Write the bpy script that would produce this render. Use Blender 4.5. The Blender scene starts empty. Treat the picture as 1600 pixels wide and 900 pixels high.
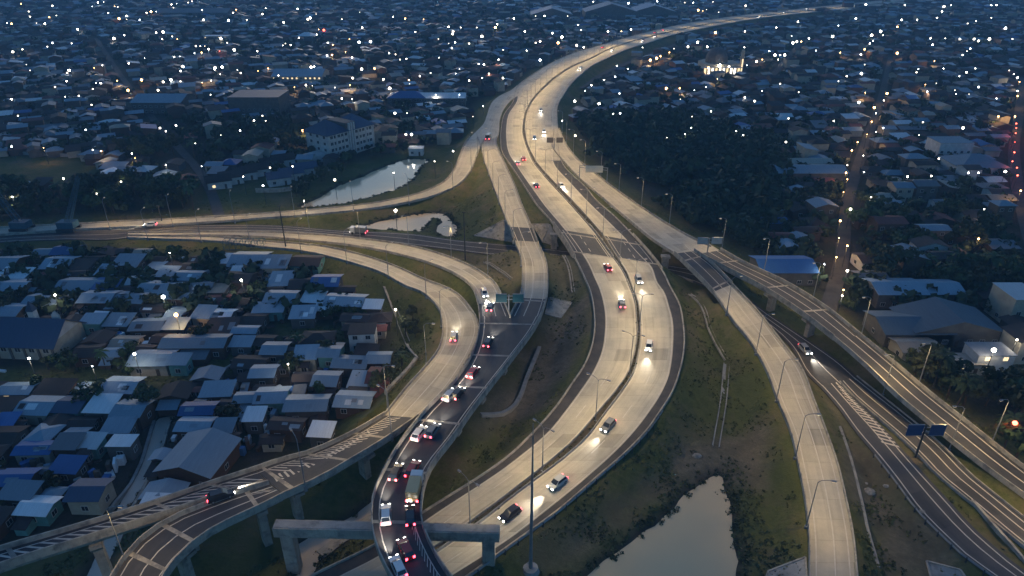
import bpy, math, random
import numpy as np
from mathutils import Vector, Matrix
R = math.radians
random.seed(11); rng = np.random.default_rng(11)
S = bpy.context.scene
COL = S.collection
# ------------------------------------------------------------------ camera
H, PITCH, F = 97.0, R(27.3), 1067.0
cam = bpy.data.objects.new('camera', bpy.data.cameras.new('camera'))
COL.objects.link(cam)
cam.location = (0, 0, H); cam.rotation_euler = (math.pi/2 - PITCH, 0, 0)
cam.data.sensor_width = 36; cam.data.lens = 36*F/1600
cam.data.clip_start = 1; cam.data.clip_end = 9000
S.camera = cam
# ------------------------------------------------------------------ world, sun, exposure
W = bpy.data.worlds.new('World'); S.world = W; W.use_nodes = True
nt = W.node_tree; bg = nt.nodes['Background']
sky = nt.nodes.new('ShaderNodeTexSky'); sky.sky_type = 'NISHITA'
SUN_EL, SUN_ROT = R(8), R(-12)
sky.sun_disc = False; sky.sun_elevation = SUN_EL; sky.sun_rotation = SUN_ROT
sky.altitude = 50; sky.air_density = 1.3; sky.dust_density = 1.6; sky.ozone_density = 6.0
nt.links.new(sky.outputs[0], bg.inputs[0]); bg.inputs[1].default_value = 0.15
sl = bpy.data.lights.new('sun', 'SUN'); sl.energy = 0.4; sl.angle = R(8); sl.color = (1, .78, .55)
so = bpy.data.objects.new('sun', sl); COL.objects.link(so)
sd = Vector((math.sin(SUN_ROT)*math.cos(SUN_EL), math.cos(SUN_ROT)*math.cos(SUN_EL), math.sin(SUN_EL)))
so.rotation_euler = sd.to_track_quat('Z', 'Y').to_euler()
S.view_settings.view_transform = 'Standard'; S.view_settings.look = 'None'
S.view_settings.exposure = 0.5; S.view_settings.gamma = 1
S.render.engine = 'CYCLES'
cy = S.cycles
cy.max_bounces = 5; cy.diffuse_bounces = 2; cy.glossy_bounces = 3; cy.volume_bounces = 1
cy.sample_clamp_indirect = 0.6; cy.use_denoising = True; cy.caustics_reflective = False
LAMP_W = 1330.0
# ------------------------------------------------------------------ photo pixel (1600 x 900) -> ground
CP, SP = math.cos(PITCH), math.sin(PITCH)
def P(x, y, z=0.0):
    a = (x-800)/F; b = (450-y)/F
    d = (a, CP + b*SP, -SP + b*CP)
    t = (z-H)/d[2]
    return Vector((a*t, d[1]*t, z))
def PX(v):
    x, y, z = v[0], v[1], v[2]-H
    dep = y*CP - z*SP
    return 800 + F*x/dep, 450 - F*(y*SP + z*CP)/dep
def scale_at(y): return (y+100)*.0092
def hermite(xs, ys, q):
    xs = np.array(xs, float); ys = np.array(ys, float); q = np.asarray(q, float)
    d = np.diff(ys)/np.diff(xs); m = np.empty_like(ys)
    m[1:-1] = (d[:-1]*np.diff(xs)[1:] + d[1:]*np.diff(xs)[:-1])/(xs[2:]-xs[:-2]); m[0] = d[0]; m[-1] = d[-1]
    i = np.clip(np.searchsorted(xs, q)-1, 0, len(xs)-2); h = xs[i+1]-xs[i]; t = (q-xs[i])/h
    return ((2*t**3-3*t**2+1)*ys[i] + (t**3-2*t**2+t)*h*m[i] + (-2*t**3+3*t**2)*ys[i+1] + (t**3-t**2)*h*m[i+1])
# ------------------------------------------------------------------ mesh builder
class MB:
    def __init__(s): s.v, s.f, s.m, s.uv = [], [], [], []
    def face(s, pts, mi=0, uv=None):
        k = len(s.v); s.v += [tuple(p) for p in pts]; s.f.append(tuple(range(k, k+len(pts)))); s.m.append(mi)
        s.uv.append(uv)
    def box(s, x0, x1, y0, y1, z0, z1, mi=0, M=None):
        k = len(s.v)
        for z in (z0, z1):
            for x, y in ((x0, y0), (x1, y0), (x1, y1), (x0, y1)):
                p = Vector((x, y, z)); s.v.append(tuple(M @ p if M is not None else p))
        for q in ((3, 2, 1, 0), (4, 5, 6, 7), (0, 1, 5, 4), (1, 2, 6, 5), (2, 3, 7, 6), (3, 0, 4, 7)):
            s.f.append(tuple(k+i for i in q)); s.m.append(mi); s.uv.append(None)
    def bar(s, p, q, w, h, mi=0):
        p = Vector(p); q = Vector(q); d = q-p; L = d.length
        if L < 1e-6: return
        s.box(-w/2, w/2, -h/2, h/2, 0, L, mi, Matrix.Translation(p) @ d.to_track_quat('Z', 'Y').to_matrix().to_4x4())
    def tube(s, p, q, r0, r1, n=6, mi=0):
        p = Vector(p); q = Vector(q); d = (q-p)
        M = d.to_track_quat('Z', 'Y').to_matrix(); k = len(s.v)
        for c, r in ((p, r0), (q, r1)):
            for i in range(n):
                a = 2*math.pi*i/n; s.v.append(tuple(c + M @ Vector((math.cos(a)*r, math.sin(a)*r, 0))))
        for i in range(n):
            j = (i+1) % n; s.f.append((k+i, k+j, k+n+j, k+n+i)); s.m.append(mi); s.uv.append(None)
        s.f.append(tuple(k+i for i in reversed(range(n)))); s.m.append(mi); s.uv.append(None)
        s.f.append(tuple(k+n+i for i in range(n))); s.m.append(mi); s.uv.append(None)
    def sweep(s, C, N, prof, mi=0, close=True):
        """prof (u along N, w up) swept along C"""
        k = len(s.v); n = len(prof)
        for c, r in zip(C, N):
            for u, w in prof: s.v.append((c[0]+r[0]*u, c[1]+r[1]*u, c[2]+w))
        for i in range(len(C)-1):
            for j in range(n if close else n-1):
                a = k+i*n+j; b = k+i*n+(j+1) % n
                s.f.append((a, b, b+n, a+n)); s.m.append(mi); s.uv.append(None)
        if close:
            s.f.append(tuple(k+j for j in range(n))); s.m.append(mi); s.uv.append(None)
            e = k+(len(C)-1)*n; s.f.append(tuple(e+j for j in reversed(range(n)))); s.m.append(mi); s.uv.append(None)
    def dome(s, c, r, mi=0, n=12, m=5, squash=1.0):
        for i in range(m):
            a0, a1 = math.pi/2*i/m, math.pi/2*(i+1)/m
            for j in range(n):
                b0, b1 = 2*math.pi*j/n, 2*math.pi*(j+1)/n
                q = [(c[0]+r*math.cos(a)*math.cos(b), c[1]+r*math.cos(a)*math.sin(b), c[2]+r*squash*math.sin(a)) for a, b in ((a0, b0), (a0, b1), (a1, b1), (a1, b0))]
                s.face(q if i < m-1 else q[:3], mi)
    def mesh(s, name, mats, smooth=False):
        me = bpy.data.meshes.new(name); me.from_pydata(s.v, [], s.f)
        for m in mats: me.materials.append(m)
        if len(mats) > 1: me.polygons.foreach_set('material_index', s.m)
        if any(u is not None for u in s.uv):
            l = me.uv_layers.new(name='road'); a = np.zeros((len(me.loops), 2), np.float32); k = 0
            for f, u in zip(s.f, s.uv):
                if u is not None: a[k:k+len(f)] = u
                k += len(f)
            l.data.foreach_set('uv', a.ravel())
        if smooth: me.polygons.foreach_set('use_smooth', [True]*len(me.polygons))
        return me
    def build(s, name, mats, parent=None, smooth=False, world=False):
        if not isinstance(mats, (list, tuple)): mats = [mats]
        if world and parent is not None:
            o = Vector((0, 0, 0)); q = parent
            while q: o += q.location; q = q.parent
            s.v = [(a-o.x, b-o.y, c-o.z) for a, b, c in s.v]
        return link(name, s.mesh(name, mats, smooth), parent)
def link(name, data, parent=None):
    o = bpy.data.objects.new(name, data); COL.objects.link(o)
    if parent is not None: o.parent = parent
    return o
def thing(name, label, cat, loc=(0, 0, 0), rot=0.0, group=None):
    o = link(name, None); o.location = loc; o.rotation_euler = (0, 0, rot); o.empty_display_size = .5
    return tag(o, label, cat, group)
def tag(o, label, cat, group=None):
    o['label'] = label; o['category'] = cat
    if group: o['group'] = group
    return o
def struct(o, label=None):
    o['kind'] = 'structure'
    if label: o['label'] = label
    return o
def stuff(o, label=None, cat=None):
    o['kind'] = 'stuff'
    if label: o['label'] = label
    if cat: o['category'] = cat
    return o
def dup(root, loc, rot=None, label=None):
    c = root.copy(); COL.objects.link(c); c.location = loc
    if rot is not None: c.rotation_euler = (0, 0, rot)
    if label: c['label'] = label
    for ch in root.children:
        d = ch.copy(); COL.objects.link(d); d.parent = c
        for g in ch.children:
            e = g.copy(); COL.objects.link(e); e.parent = d
    return c
# ------------------------------------------------------------------ materials
def newmat(name):
    m = bpy.data.materials.new(name); m.use_nodes = True
    return m, m.node_tree.nodes, m.node_tree.links, m.node_tree.nodes['Principled BSDF']
def mixc(N, L, fac, a, b, bt='MIX'):
    x = N.new('ShaderNodeMix'); x.data_type = 'RGBA'; x.blend_type = bt
    for s_, v in ((x.inputs[0], fac), (x.inputs[6], a), (x.inputs[7], b)):
        if hasattr(v, 'is_output'): L.new(v, s_)
        elif isinstance(v, (int, float)): s_.default_value = v
        else: s_.default_value = (*v, 1)
    return x.outputs[2]
def mth(N, L, op, a, b=0.0, clamp=False):
    x = N.new('ShaderNodeMath'); x.operation = op; x.use_clamp = clamp
    for s_, v in ((x.inputs[0], a), (x.inputs[1], b)):
        if hasattr(v, 'is_output'): L.new(v, s_)
        else: s_.default_value = v
    return x.outputs[0]
def noise(N, L, vec, scale, detail=4, rough=.6):
    x = N.new('ShaderNodeTexNoise'); x.inputs['Scale'].default_value = scale; x.inputs['Detail'].default_value = detail
    x.inputs['Roughness'].default_value = rough
    if vec is not None: L.new(vec, x.inputs['Vector'])
    return x.outputs[0]
def ramp(N, L, fac, lo, hi):
    x = N.new('ShaderNodeMapRange'); x.inputs[1].default_value = lo; x.inputs[2].default_value = hi; L.new(fac, x.inputs[0]); return x.outputs[0]
def pos(N): return N.new('ShaderNodeNewGeometry').outputs['Position']
def nmat(name, c1, c2, scale=.5, rough=.85, lo=.35, hi=.65, bump=0.0, bscale=4, metal=0, c3=None, s3=.05, spec=.3, objrand=0.0, streak=0.0):
    m, N, L, B = newmat(name); p = pos(N)
    c = mixc(N, L, ramp(N, L, noise(N, L, p, scale), lo, hi), c1, c2)
    if c3: c = mixc(N, L, ramp(N, L, noise(N, L, p, s3, 3), .5, .68), c, c3)
    if streak:
        mp = N.new('ShaderNodeMapping'); L.new(p, mp.inputs[0]); mp.inputs['Scale'].default_value = (1.3, 1.3, .13)
        c = mixc(N, L, mth(N, L, 'MULTIPLY', ramp(N, L, noise(N, L, mp.outputs[0], 1.0, 5, .7), .5, .72), streak), c, tuple(x*.4 for x in c2))
    if objrand:
        oi = N.new('ShaderNodeObjectInfo'); k = mth(N, L, 'MULTIPLY_ADD', oi.outputs['Random'], objrand)
        k.node.inputs[2].default_value = 1-objrand/2
        cb = N.new('ShaderNodeCombineColor')
        for i in range(3): L.new(k, cb.inputs[i])
        c = mixc(N, L, 1.0, c, cb.outputs[0], 'MULTIPLY')
    L.new(c, B.inputs['Base Color']); B.inputs['Roughness'].default_value = rough; B.inputs['Metallic'].default_value = metal
    B.inputs['Specular IOR Level'].default_value = spec
    if bump:
        b = N.new('ShaderNodeBump'); b.inputs['Strength'].default_value = bump; b.inputs['Distance'].default_value = .1
        L.new(noise(N, L, p, bscale), b.inputs['Height']); L.new(b.outputs[0], B.inputs['Normal'])
    return m
def emat(name, col, st, sampled=False):
    m, N, L, B = newmat(name); B.inputs['Base Color'].default_value = (.6, .6, .6, 1)
    B.inputs['Emission Color'].default_value = (*col, 1); B.inputs['Emission Strength'].default_value = st
    if not sampled: m.cycles.emission_sampling = 'NONE'
    return m
def roadmat(name, base, dark, joint=5.0, lane=3.6, jd=.75, rough=.7):
    m, N, L, B = newmat(name); p = pos(N)
    uv = N.new('ShaderNodeUVMap'); uv.uv_map = 'road'; sp = N.new('ShaderNodeSeparateXYZ'); L.new(uv.outputs[0], sp.inputs[0])
    c = mixc(N, L, ramp(N, L, noise(N, L, p, .35, 5), .3, .7), base, dark)
    # slab to slab differences
    fl = mth(N, L, 'FLOOR', mth(N, L, 'DIVIDE', sp.outputs[1], joint)); fu = mth(N, L, 'FLOOR', mth(N, L, 'DIVIDE', sp.outputs[0], lane))
    cb = N.new('ShaderNodeCombineXYZ'); L.new(fl, cb.inputs[0]); L.new(fu, cb.inputs[1])
    wn = N.new('ShaderNodeTexWhiteNoise'); L.new(cb.outputs[0], wn.inputs[0])
    k = mth(N, L, 'MULTIPLY_ADD', wn.outputs[0], .16); k.node.inputs[2].default_value = .9
    # wheel tracks and oil down the lanes
    t = mth(N, L, 'SINE', mth(N, L, 'MULTIPLY', sp.outputs[0], 2*math.pi/(lane/2)))
    nz = noise(N, L, p, .06, 3)
    k = mth(N, L, 'SUBTRACT', k, mth(N, L, 'MULTIPLY', mth(N, L, 'MULTIPLY_ADD', t, .5), mth(N, L, 'MULTIPLY', nz, .11)))
    mp = N.new('ShaderNodeMapping'); L.new(uv.outputs[0], mp.inputs[0]); mp.inputs['Scale'].default_value = (1.1, .03, 1)
    st = ramp(N, L, noise(N, L, mp.outputs[0], 1.0, 5, .65), .5, .8); k = mth(N, L, 'SUBTRACT', k, mth(N, L, 'MULTIPLY', st, .27))
    k = mth(N, L, 'SUBTRACT', k, mth(N, L, 'MULTIPLY', ramp(N, L, noise(N, L, p, .055, 5, .65), .42, .7), .17))
    k = mth(N, L, 'SUBTRACT', k, mth(N, L, 'MULTIPLY', mth(N, L, 'LESS_THAN', wn.outputs[0], .07), .12))
    # joints
    fr = mth(N, L, 'FRACT', mth(N, L, 'DIVIDE', sp.outputs[1], joint)); j = mth(N, L, 'LESS_THAN', fr, .03)
    k = mth(N, L, 'SUBTRACT', k, mth(N, L, 'MULTIPLY', j, 1-jd))
    cc = N.new('ShaderNodeCombineColor')
    for i in range(3): L.new(k, cc.inputs[i])
    L.new(mixc(N, L, 1.0, c, cc.outputs[0], 'MULTIPLY'), B.inputs['Base Color'])
    B.inputs['Roughness'].default_value = rough; B.inputs['Specular IOR Level'].default_value = .25
    return m
def roofmat(name, col, rust, amt=.6, rough=.62, pitch=1.0):
    """profiled sheet roofing: ribs run down the slope, sheet laps, weather streaks"""
    m, N, L, B = newmat(name)
    tc = N.new('ShaderNodeTexCoord'); o = tc.outputs['Object']; oi = N.new('ShaderNodeObjectInfo')
    p = pos(N)
    s1 = ramp(N, L, noise(N, L, p, .45, 5), amt, amt+.22)
    mp = N.new('ShaderNodeMapping'); L.new(p, mp.inputs[0]); mp.inputs['Scale'].default_value = (2.2, .25, .25)
    s2 = ramp(N, L, noise(N, L, mp.outputs[0], 1.0, 4), .35, .75)
    c = mixc(N, L, s1, col, rust); c = mixc(N, L, mth(N, L, 'MULTIPLY', s2, .35), c, tuple(x*.55 for x in col))
    k = mth(N, L, 'MULTIPLY_ADD', oi.outputs['Random'], .5); k.node.inputs[2].default_value = .72
    cc = N.new('ShaderNodeCombineColor')
    for i in range(3): L.new(k, cc.inputs[i])
    L.new(mixc(N, L, 1.0, c, cc.outputs[0], 'MULTIPLY'), B.inputs['Base Color'])
    wv = N.new('ShaderNodeTexWave'); wv.inputs['Scale'].default_value = 1.6*pitch; L.new(o, wv.inputs[0])
    b = N.new('ShaderNodeBump'); b.inputs['Strength'].default_value = .35; b.inputs['Distance'].default_value = .05
    L.new(wv.outputs['Color'], b.inputs['Height']); L.new(b.outputs[0], B.inputs['Normal'])
    B.inputs['Roughness'].default_value = rough; B.inputs['Specular IOR Level'].default_value = .3
    return m
M = {}
M['conc_road'] = roadmat('concrete_road', (.55, .495, .39), (.45, .41, .33), jd=.86)
M['asphalt'] = roadmat('asphalt_road', (.082, .08, .082), (.06, .06, .065), joint=9, jd=.97)
M['shoulder'] = nmat('shoulder_asphalt', (.085, .077, .07), (.055, .052, .052), .4, .9)
M['conc'] = nmat('concrete', (.44, .4, .33), (.31, .285, .245), .3, .85, bump=.2, c3=(.19, .18, .165), s3=.5, streak=.45)
M['conc_grey'] = nmat('weathered_concrete', (.33, .32, .3), (.24, .24, .23), .3, .85, bump=.15, c3=(.16, .16, .155), s3=.4)
M['paint'] = nmat('road_paint', (.62, .58, .5), (.5, .47, .42), 1.2, .7)
M['metal'] = nmat('galvanised_steel', (.3, .31, .32), (.24, .25, .26), 1, .5, metal=.4)
M['dark_steel'] = nmat('dark_steel', (.05, .055, .06), (.035, .04, .045), 1, .6)
M['soil'] = nmat('median_soil', (.05, .042, .03), (.075, .06, .04), .8, .95, bump=.4)
M['leaf'] = nmat('foliage', (.055, .085, .03), (.025, .042, .018), .9, .8, objrand=.9)
M['leaf2'] = nmat('foliage_dull', (.075, .08, .034), (.032, .042, .02), .9, .8, objrand=.9)
M['leaf_far'] = nmat('foliage_far', (.05, .075, .036), (.022, .034, .019), .16, .85)
M['blade'] = nmat('grass_blades', (.15, .155, .06), (.055, .07, .026), .5, .9)
M['bark'] = nmat('bark', (.09, .065, .045), (.06, .045, .03), 2, .9)
M['glass'] = nmat('window_glass', (.03, .035, .045), (.02, .025, .03), 1, .15, spec=.6)
RUST = (.10, .06, .045)
ROOF = {'z': roofmat('zinc_roof', (.23, .30, .36), (.17, .13, .11), .66), 'l': roofmat('new_zinc_roof', (.62, .66, .68), (.4, .38, .36), .72),
        'b': roofmat('blue_painted_roof', (.04, .12, .30), (.10, .13, .22), .72), 'd': roofmat('rusted_roof', (.052, .04, .038), (.10, .058, .042), .56, .85),
        'g': roofmat('grey_sheet_roof', (.17, .18, .20), (.11, .09, .08), .62), 't': roofmat('tan_sheet_roof', (.36, .31, .25), (.22, .17, .13), .62),
        'r': roofmat('clay_tile_roof', (.20, .07, .055), (.11, .05, .045), .55, .8, 2.5), 'n': roofmat('navy_roof', (.045, .07, .12), (.06, .07, .09), .7), 'k': roofmat('slate_blue_roof', (.11, .15, .19), (.09, .09, .1), .65)}
WALL = {'cream': nmat('cream_wall', (.42, .38, .30), (.33, .29, .23), .5), 'white': nmat('white_wall', (.55, .55, .54), (.42, .42, .41), .5),
        'brick': nmat('brick_wall', (.11, .062, .046), (.085, .055, .042), 1.2), 'grey': nmat('plaster_wall', (.13, .12, .11), (.09, .085, .08), .5),
        'teal': nmat('teal_wall', (.12, .3, .28), (.1, .22, .21), .6), 'wood': nmat('board_wall', (.11, .085, .065), (.07, .055, .045), 1.5)}
M['lamp'] = emat('lamp_white', (1, .9, .74), 22)
M['lamp_cool'] = emat('lamp_cool', (.88, .95, 1), 16)
M['lamp_dim'] = emat('lamp_dim', (1, .86, .66), 6)
M['lamp_orange'] = emat('lamp_orange', (1, .5, .16), 18)
M['lamp_red'] = emat('lamp_red', (1, .1, .05), 8)
M['head'] = emat('headlight_lit', (1, .95, .85), 10)
M['tail'] = emat('tail_light_lit', (1, .06, .09), 6)
M['lit'] = emat('lit_window', (1, .72, .36), 1.1)
M['lit_white'] = emat('lit_window_white', (1, .9, .7), 2.2)
M['road_lamp'] = emat('road_lamp_lit', (1, .74, .42), 1.6)
M['tyre'] = nmat('tyre', (.02, .02, .02), (.03, .03, .03), 3, .9)
CARP = {}
for n_, c_ in (('silver', (.45, .46, .47)), ('white', (.72, .72, .7)), ('black', (.025, .025, .028)), ('red', (.35, .03, .03)), ('grey', (.18, .19, .2)), ('blue', (.05, .1, .25)), ('tan', (.6, .42, .2))):
    CARP[n_] = nmat('car_paint_'+n_, c_, tuple(x*.94 for x in c_), .5, .25, spec=.6)
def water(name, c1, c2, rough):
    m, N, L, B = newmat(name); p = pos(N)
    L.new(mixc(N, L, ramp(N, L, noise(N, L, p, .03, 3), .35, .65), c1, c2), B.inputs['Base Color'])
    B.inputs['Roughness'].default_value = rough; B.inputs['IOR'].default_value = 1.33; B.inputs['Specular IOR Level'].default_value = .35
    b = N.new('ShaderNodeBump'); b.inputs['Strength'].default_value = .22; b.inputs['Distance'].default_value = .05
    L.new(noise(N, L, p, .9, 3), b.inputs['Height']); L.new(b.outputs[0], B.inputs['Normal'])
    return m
M['water'] = water('muddy_sky_tint_water', (.72, .54, .31), (.6, .46, .28), .07)  # mud colour, with the warm sky reflection painted into the base
M['canal'] = water('canal_water', (.58, .5, .42), (.46, .4, .33), .2)
# ------------------------------------------------------------------ road geometry (edges read off the photo, put at their height)
ROADS = {}      # name -> dict(L, R, C, hw, emb flags)
def smooth(rows, step=4.0):
    """rows: ((lx,ly),(rx,ry),z) -> arrays L, R resampled"""
    a = np.array([[*P(r[0][0], r[0][1], r[2]), *P(r[1][0], r[1][1], r[2])] for r in rows])
    n = len(a); q = [0.0]
    for i in range(1, n): q.append(q[-1] + max(.5, np.linalg.norm((a[i, :3]+a[i, 3:])/2-(a[i-1, :3]+a[i-1, 3:])/2)))
    m = max(n, int(q[-1]/step)); qq = np.linspace(0, q[-1], m)
    o = np.stack([hermite(q, a[:, k], qq) for k in range(6)], 1)
    return o[:, :3], o[:, 3:]
def reg(name, L, Rr, emb=True):
    C = (L+Rr)/2; d = np.gradient(C, axis=0); d[:, 2] = 0; d /= np.maximum(np.linalg.norm(d, axis=1), 1e-6)[:, None]
    nrm = np.stack([d[:, 1], -d[:, 0], np.zeros(len(d))], 1)
    hw = np.abs(((Rr-L)/2*nrm).sum(1))
    sgn = np.sign(((Rr-L)*nrm).sum(1).mean())
    s = np.concatenate([[0], np.cumsum(np.linalg.norm(np.diff(C, axis=0), axis=1))])
    e = np.full(len(C), emb) if isinstance(emb, bool) else np.asarray(emb)
    ROADS[name] = dict(L=L, R=Rr, C=C, T=d, N=nrm*sgn, hw=hw, s=s, emb=e)
    return ROADS[name]
# the main road: x of each edge as a function of photo y
EA = [(-25,1580),(0,1385),(10,1285),(19,1200),(32,1100),(47,1025),(60,975),(72,935),(82,900),(97,865),(117,832),(135,809),(147,805),(157,803),(180,788),(199,784),(215,783),(241,787),(257,798),(302,828),(320,840),(345,862),(356,870),(387,891),(405,901),(432,914),(450,922),(487,930),(520,930),(545,925),(575,912),(600,895),(627,877),(674,837),(710,800),(802,662),(855,582),(897,497),(960,385)]
EB = [(-25,1582),(0,1387),(10,1287),(19,1202),(32,1102),(47,1027),(60,977),(72,937),(82,902),(97,867),(117,834),(135,812),(147,809),(157,808),(178,795),(200,791),(215,791),(241,796),(257,806),(302,837),(320,850),(351,876),(361,884),(391,906),(412,919),(432,928),(450,936),(487,945),(520,945),(550,940),(580,927),(610,907),(640,885),(674,857),(722,800),(815,662),(872,585),(900,530),(960,430)]
EC = [(-25,1625),(0,1432),(10,1325),(27,1172),(44,1072),(60,1003),(77,950),(92,920),(100,900),(120,867),(130,855),(155,831),(176,820),(192,817),(205,816),(219,819),(241,827),(252,832),(275,850),(310,882),(337,906),(365,930),(397,953),(425,973),(450,984),(470,991),(500,994),(532,994),(557,989),(585,979),(610,962),(642,935),(680,903),(766,800),(818,730),(857,674),(900,606),(960,510)]
ED = [(-25,1631),(0,1438),(10,1331),(27,1177),(44,1077),(60,1007),(77,954),(92,924),(100,905),(120,871),(130,859),(155,835),(176,824),(192,821),(205,821),(219,823),(241,832),(252,838),(275,857),(310,891),(337,916),(365,940),(397,960),(425,979),(450,989),(472,997),(500,1001),(532,1001),(557,997),(585,989),(612,972),(645,947),(680,921),(778,800),(820,746),(862,684),(900,628),(960,535)]
EE = [(-25,1672),(0,1475),(10,1362),(27,1196),(44,1096),(55,1046),(67,1008),(77,977),(90,947),(102,922),(117,902),(130,888),(147,876),(165,867),(184,864),(200,864),(215,864),(232,864),(256,866),(285,891),(312,916),(350,955),(372,977),(397,1000),(415,1017),(445,1030),(450,1034),(480,1046),(500,1051),(532,1052),(560,1050),(590,1044),(620,1030),(647,1012),(674,991),(707,960),(750,912),(795,857),(839,800),(900,705),(960,610)]
EF = [(-25,1677),(0,1480),(10,1367),(27,1200),(44,1100),(55,1050),(67,1012),(77,980),(90,951),(102,926),(117,907),(130,893),(147,881),(165,871),(184,870),(200,871),(215,871),(232,872),(257,879),(297,918),(310,928),(337,958),(370,990),(392,1010),(425,1035),(450,1047),(475,1060),(505,1066),(532,1068),(560,1065),(590,1057),(615,1047),(642,1030),(674,1007),(707,975),(750,925),(797,870),(830,825),(850,797),(897,732),(960,640)]
MZ = [(-30,4),(100,4),(200,4.2),(280,6),(340,7.4),(400,7.5),(500,6),(650,4.4),(800,3),(960,2.4)]
ys = np.concatenate([np.arange(958, 350, -5), np.arange(350, 200, -3), np.arange(200, 100, -2), np.arange(100, 40, -1), np.arange(40, -24, -.6)]).astype(float)
def edge(t): 
    x = hermite([a for a, _ in t], [b for _, b in t], ys)
    z = hermite([a for a, _ in MZ], [b for _, b in MZ], ys)
    return np.array([P(a, b, c) for a, b, c in zip(x, ys, z)])
eA, eB, eC, eD, eE, eF = map(edge, (EA, EB, EC, ED, EE, EF))
memb = ~((ys < 388) & (ys > 360))
reg('main_west', eA, eC, memb); reg('main_east', eD, eF, memb)
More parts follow.
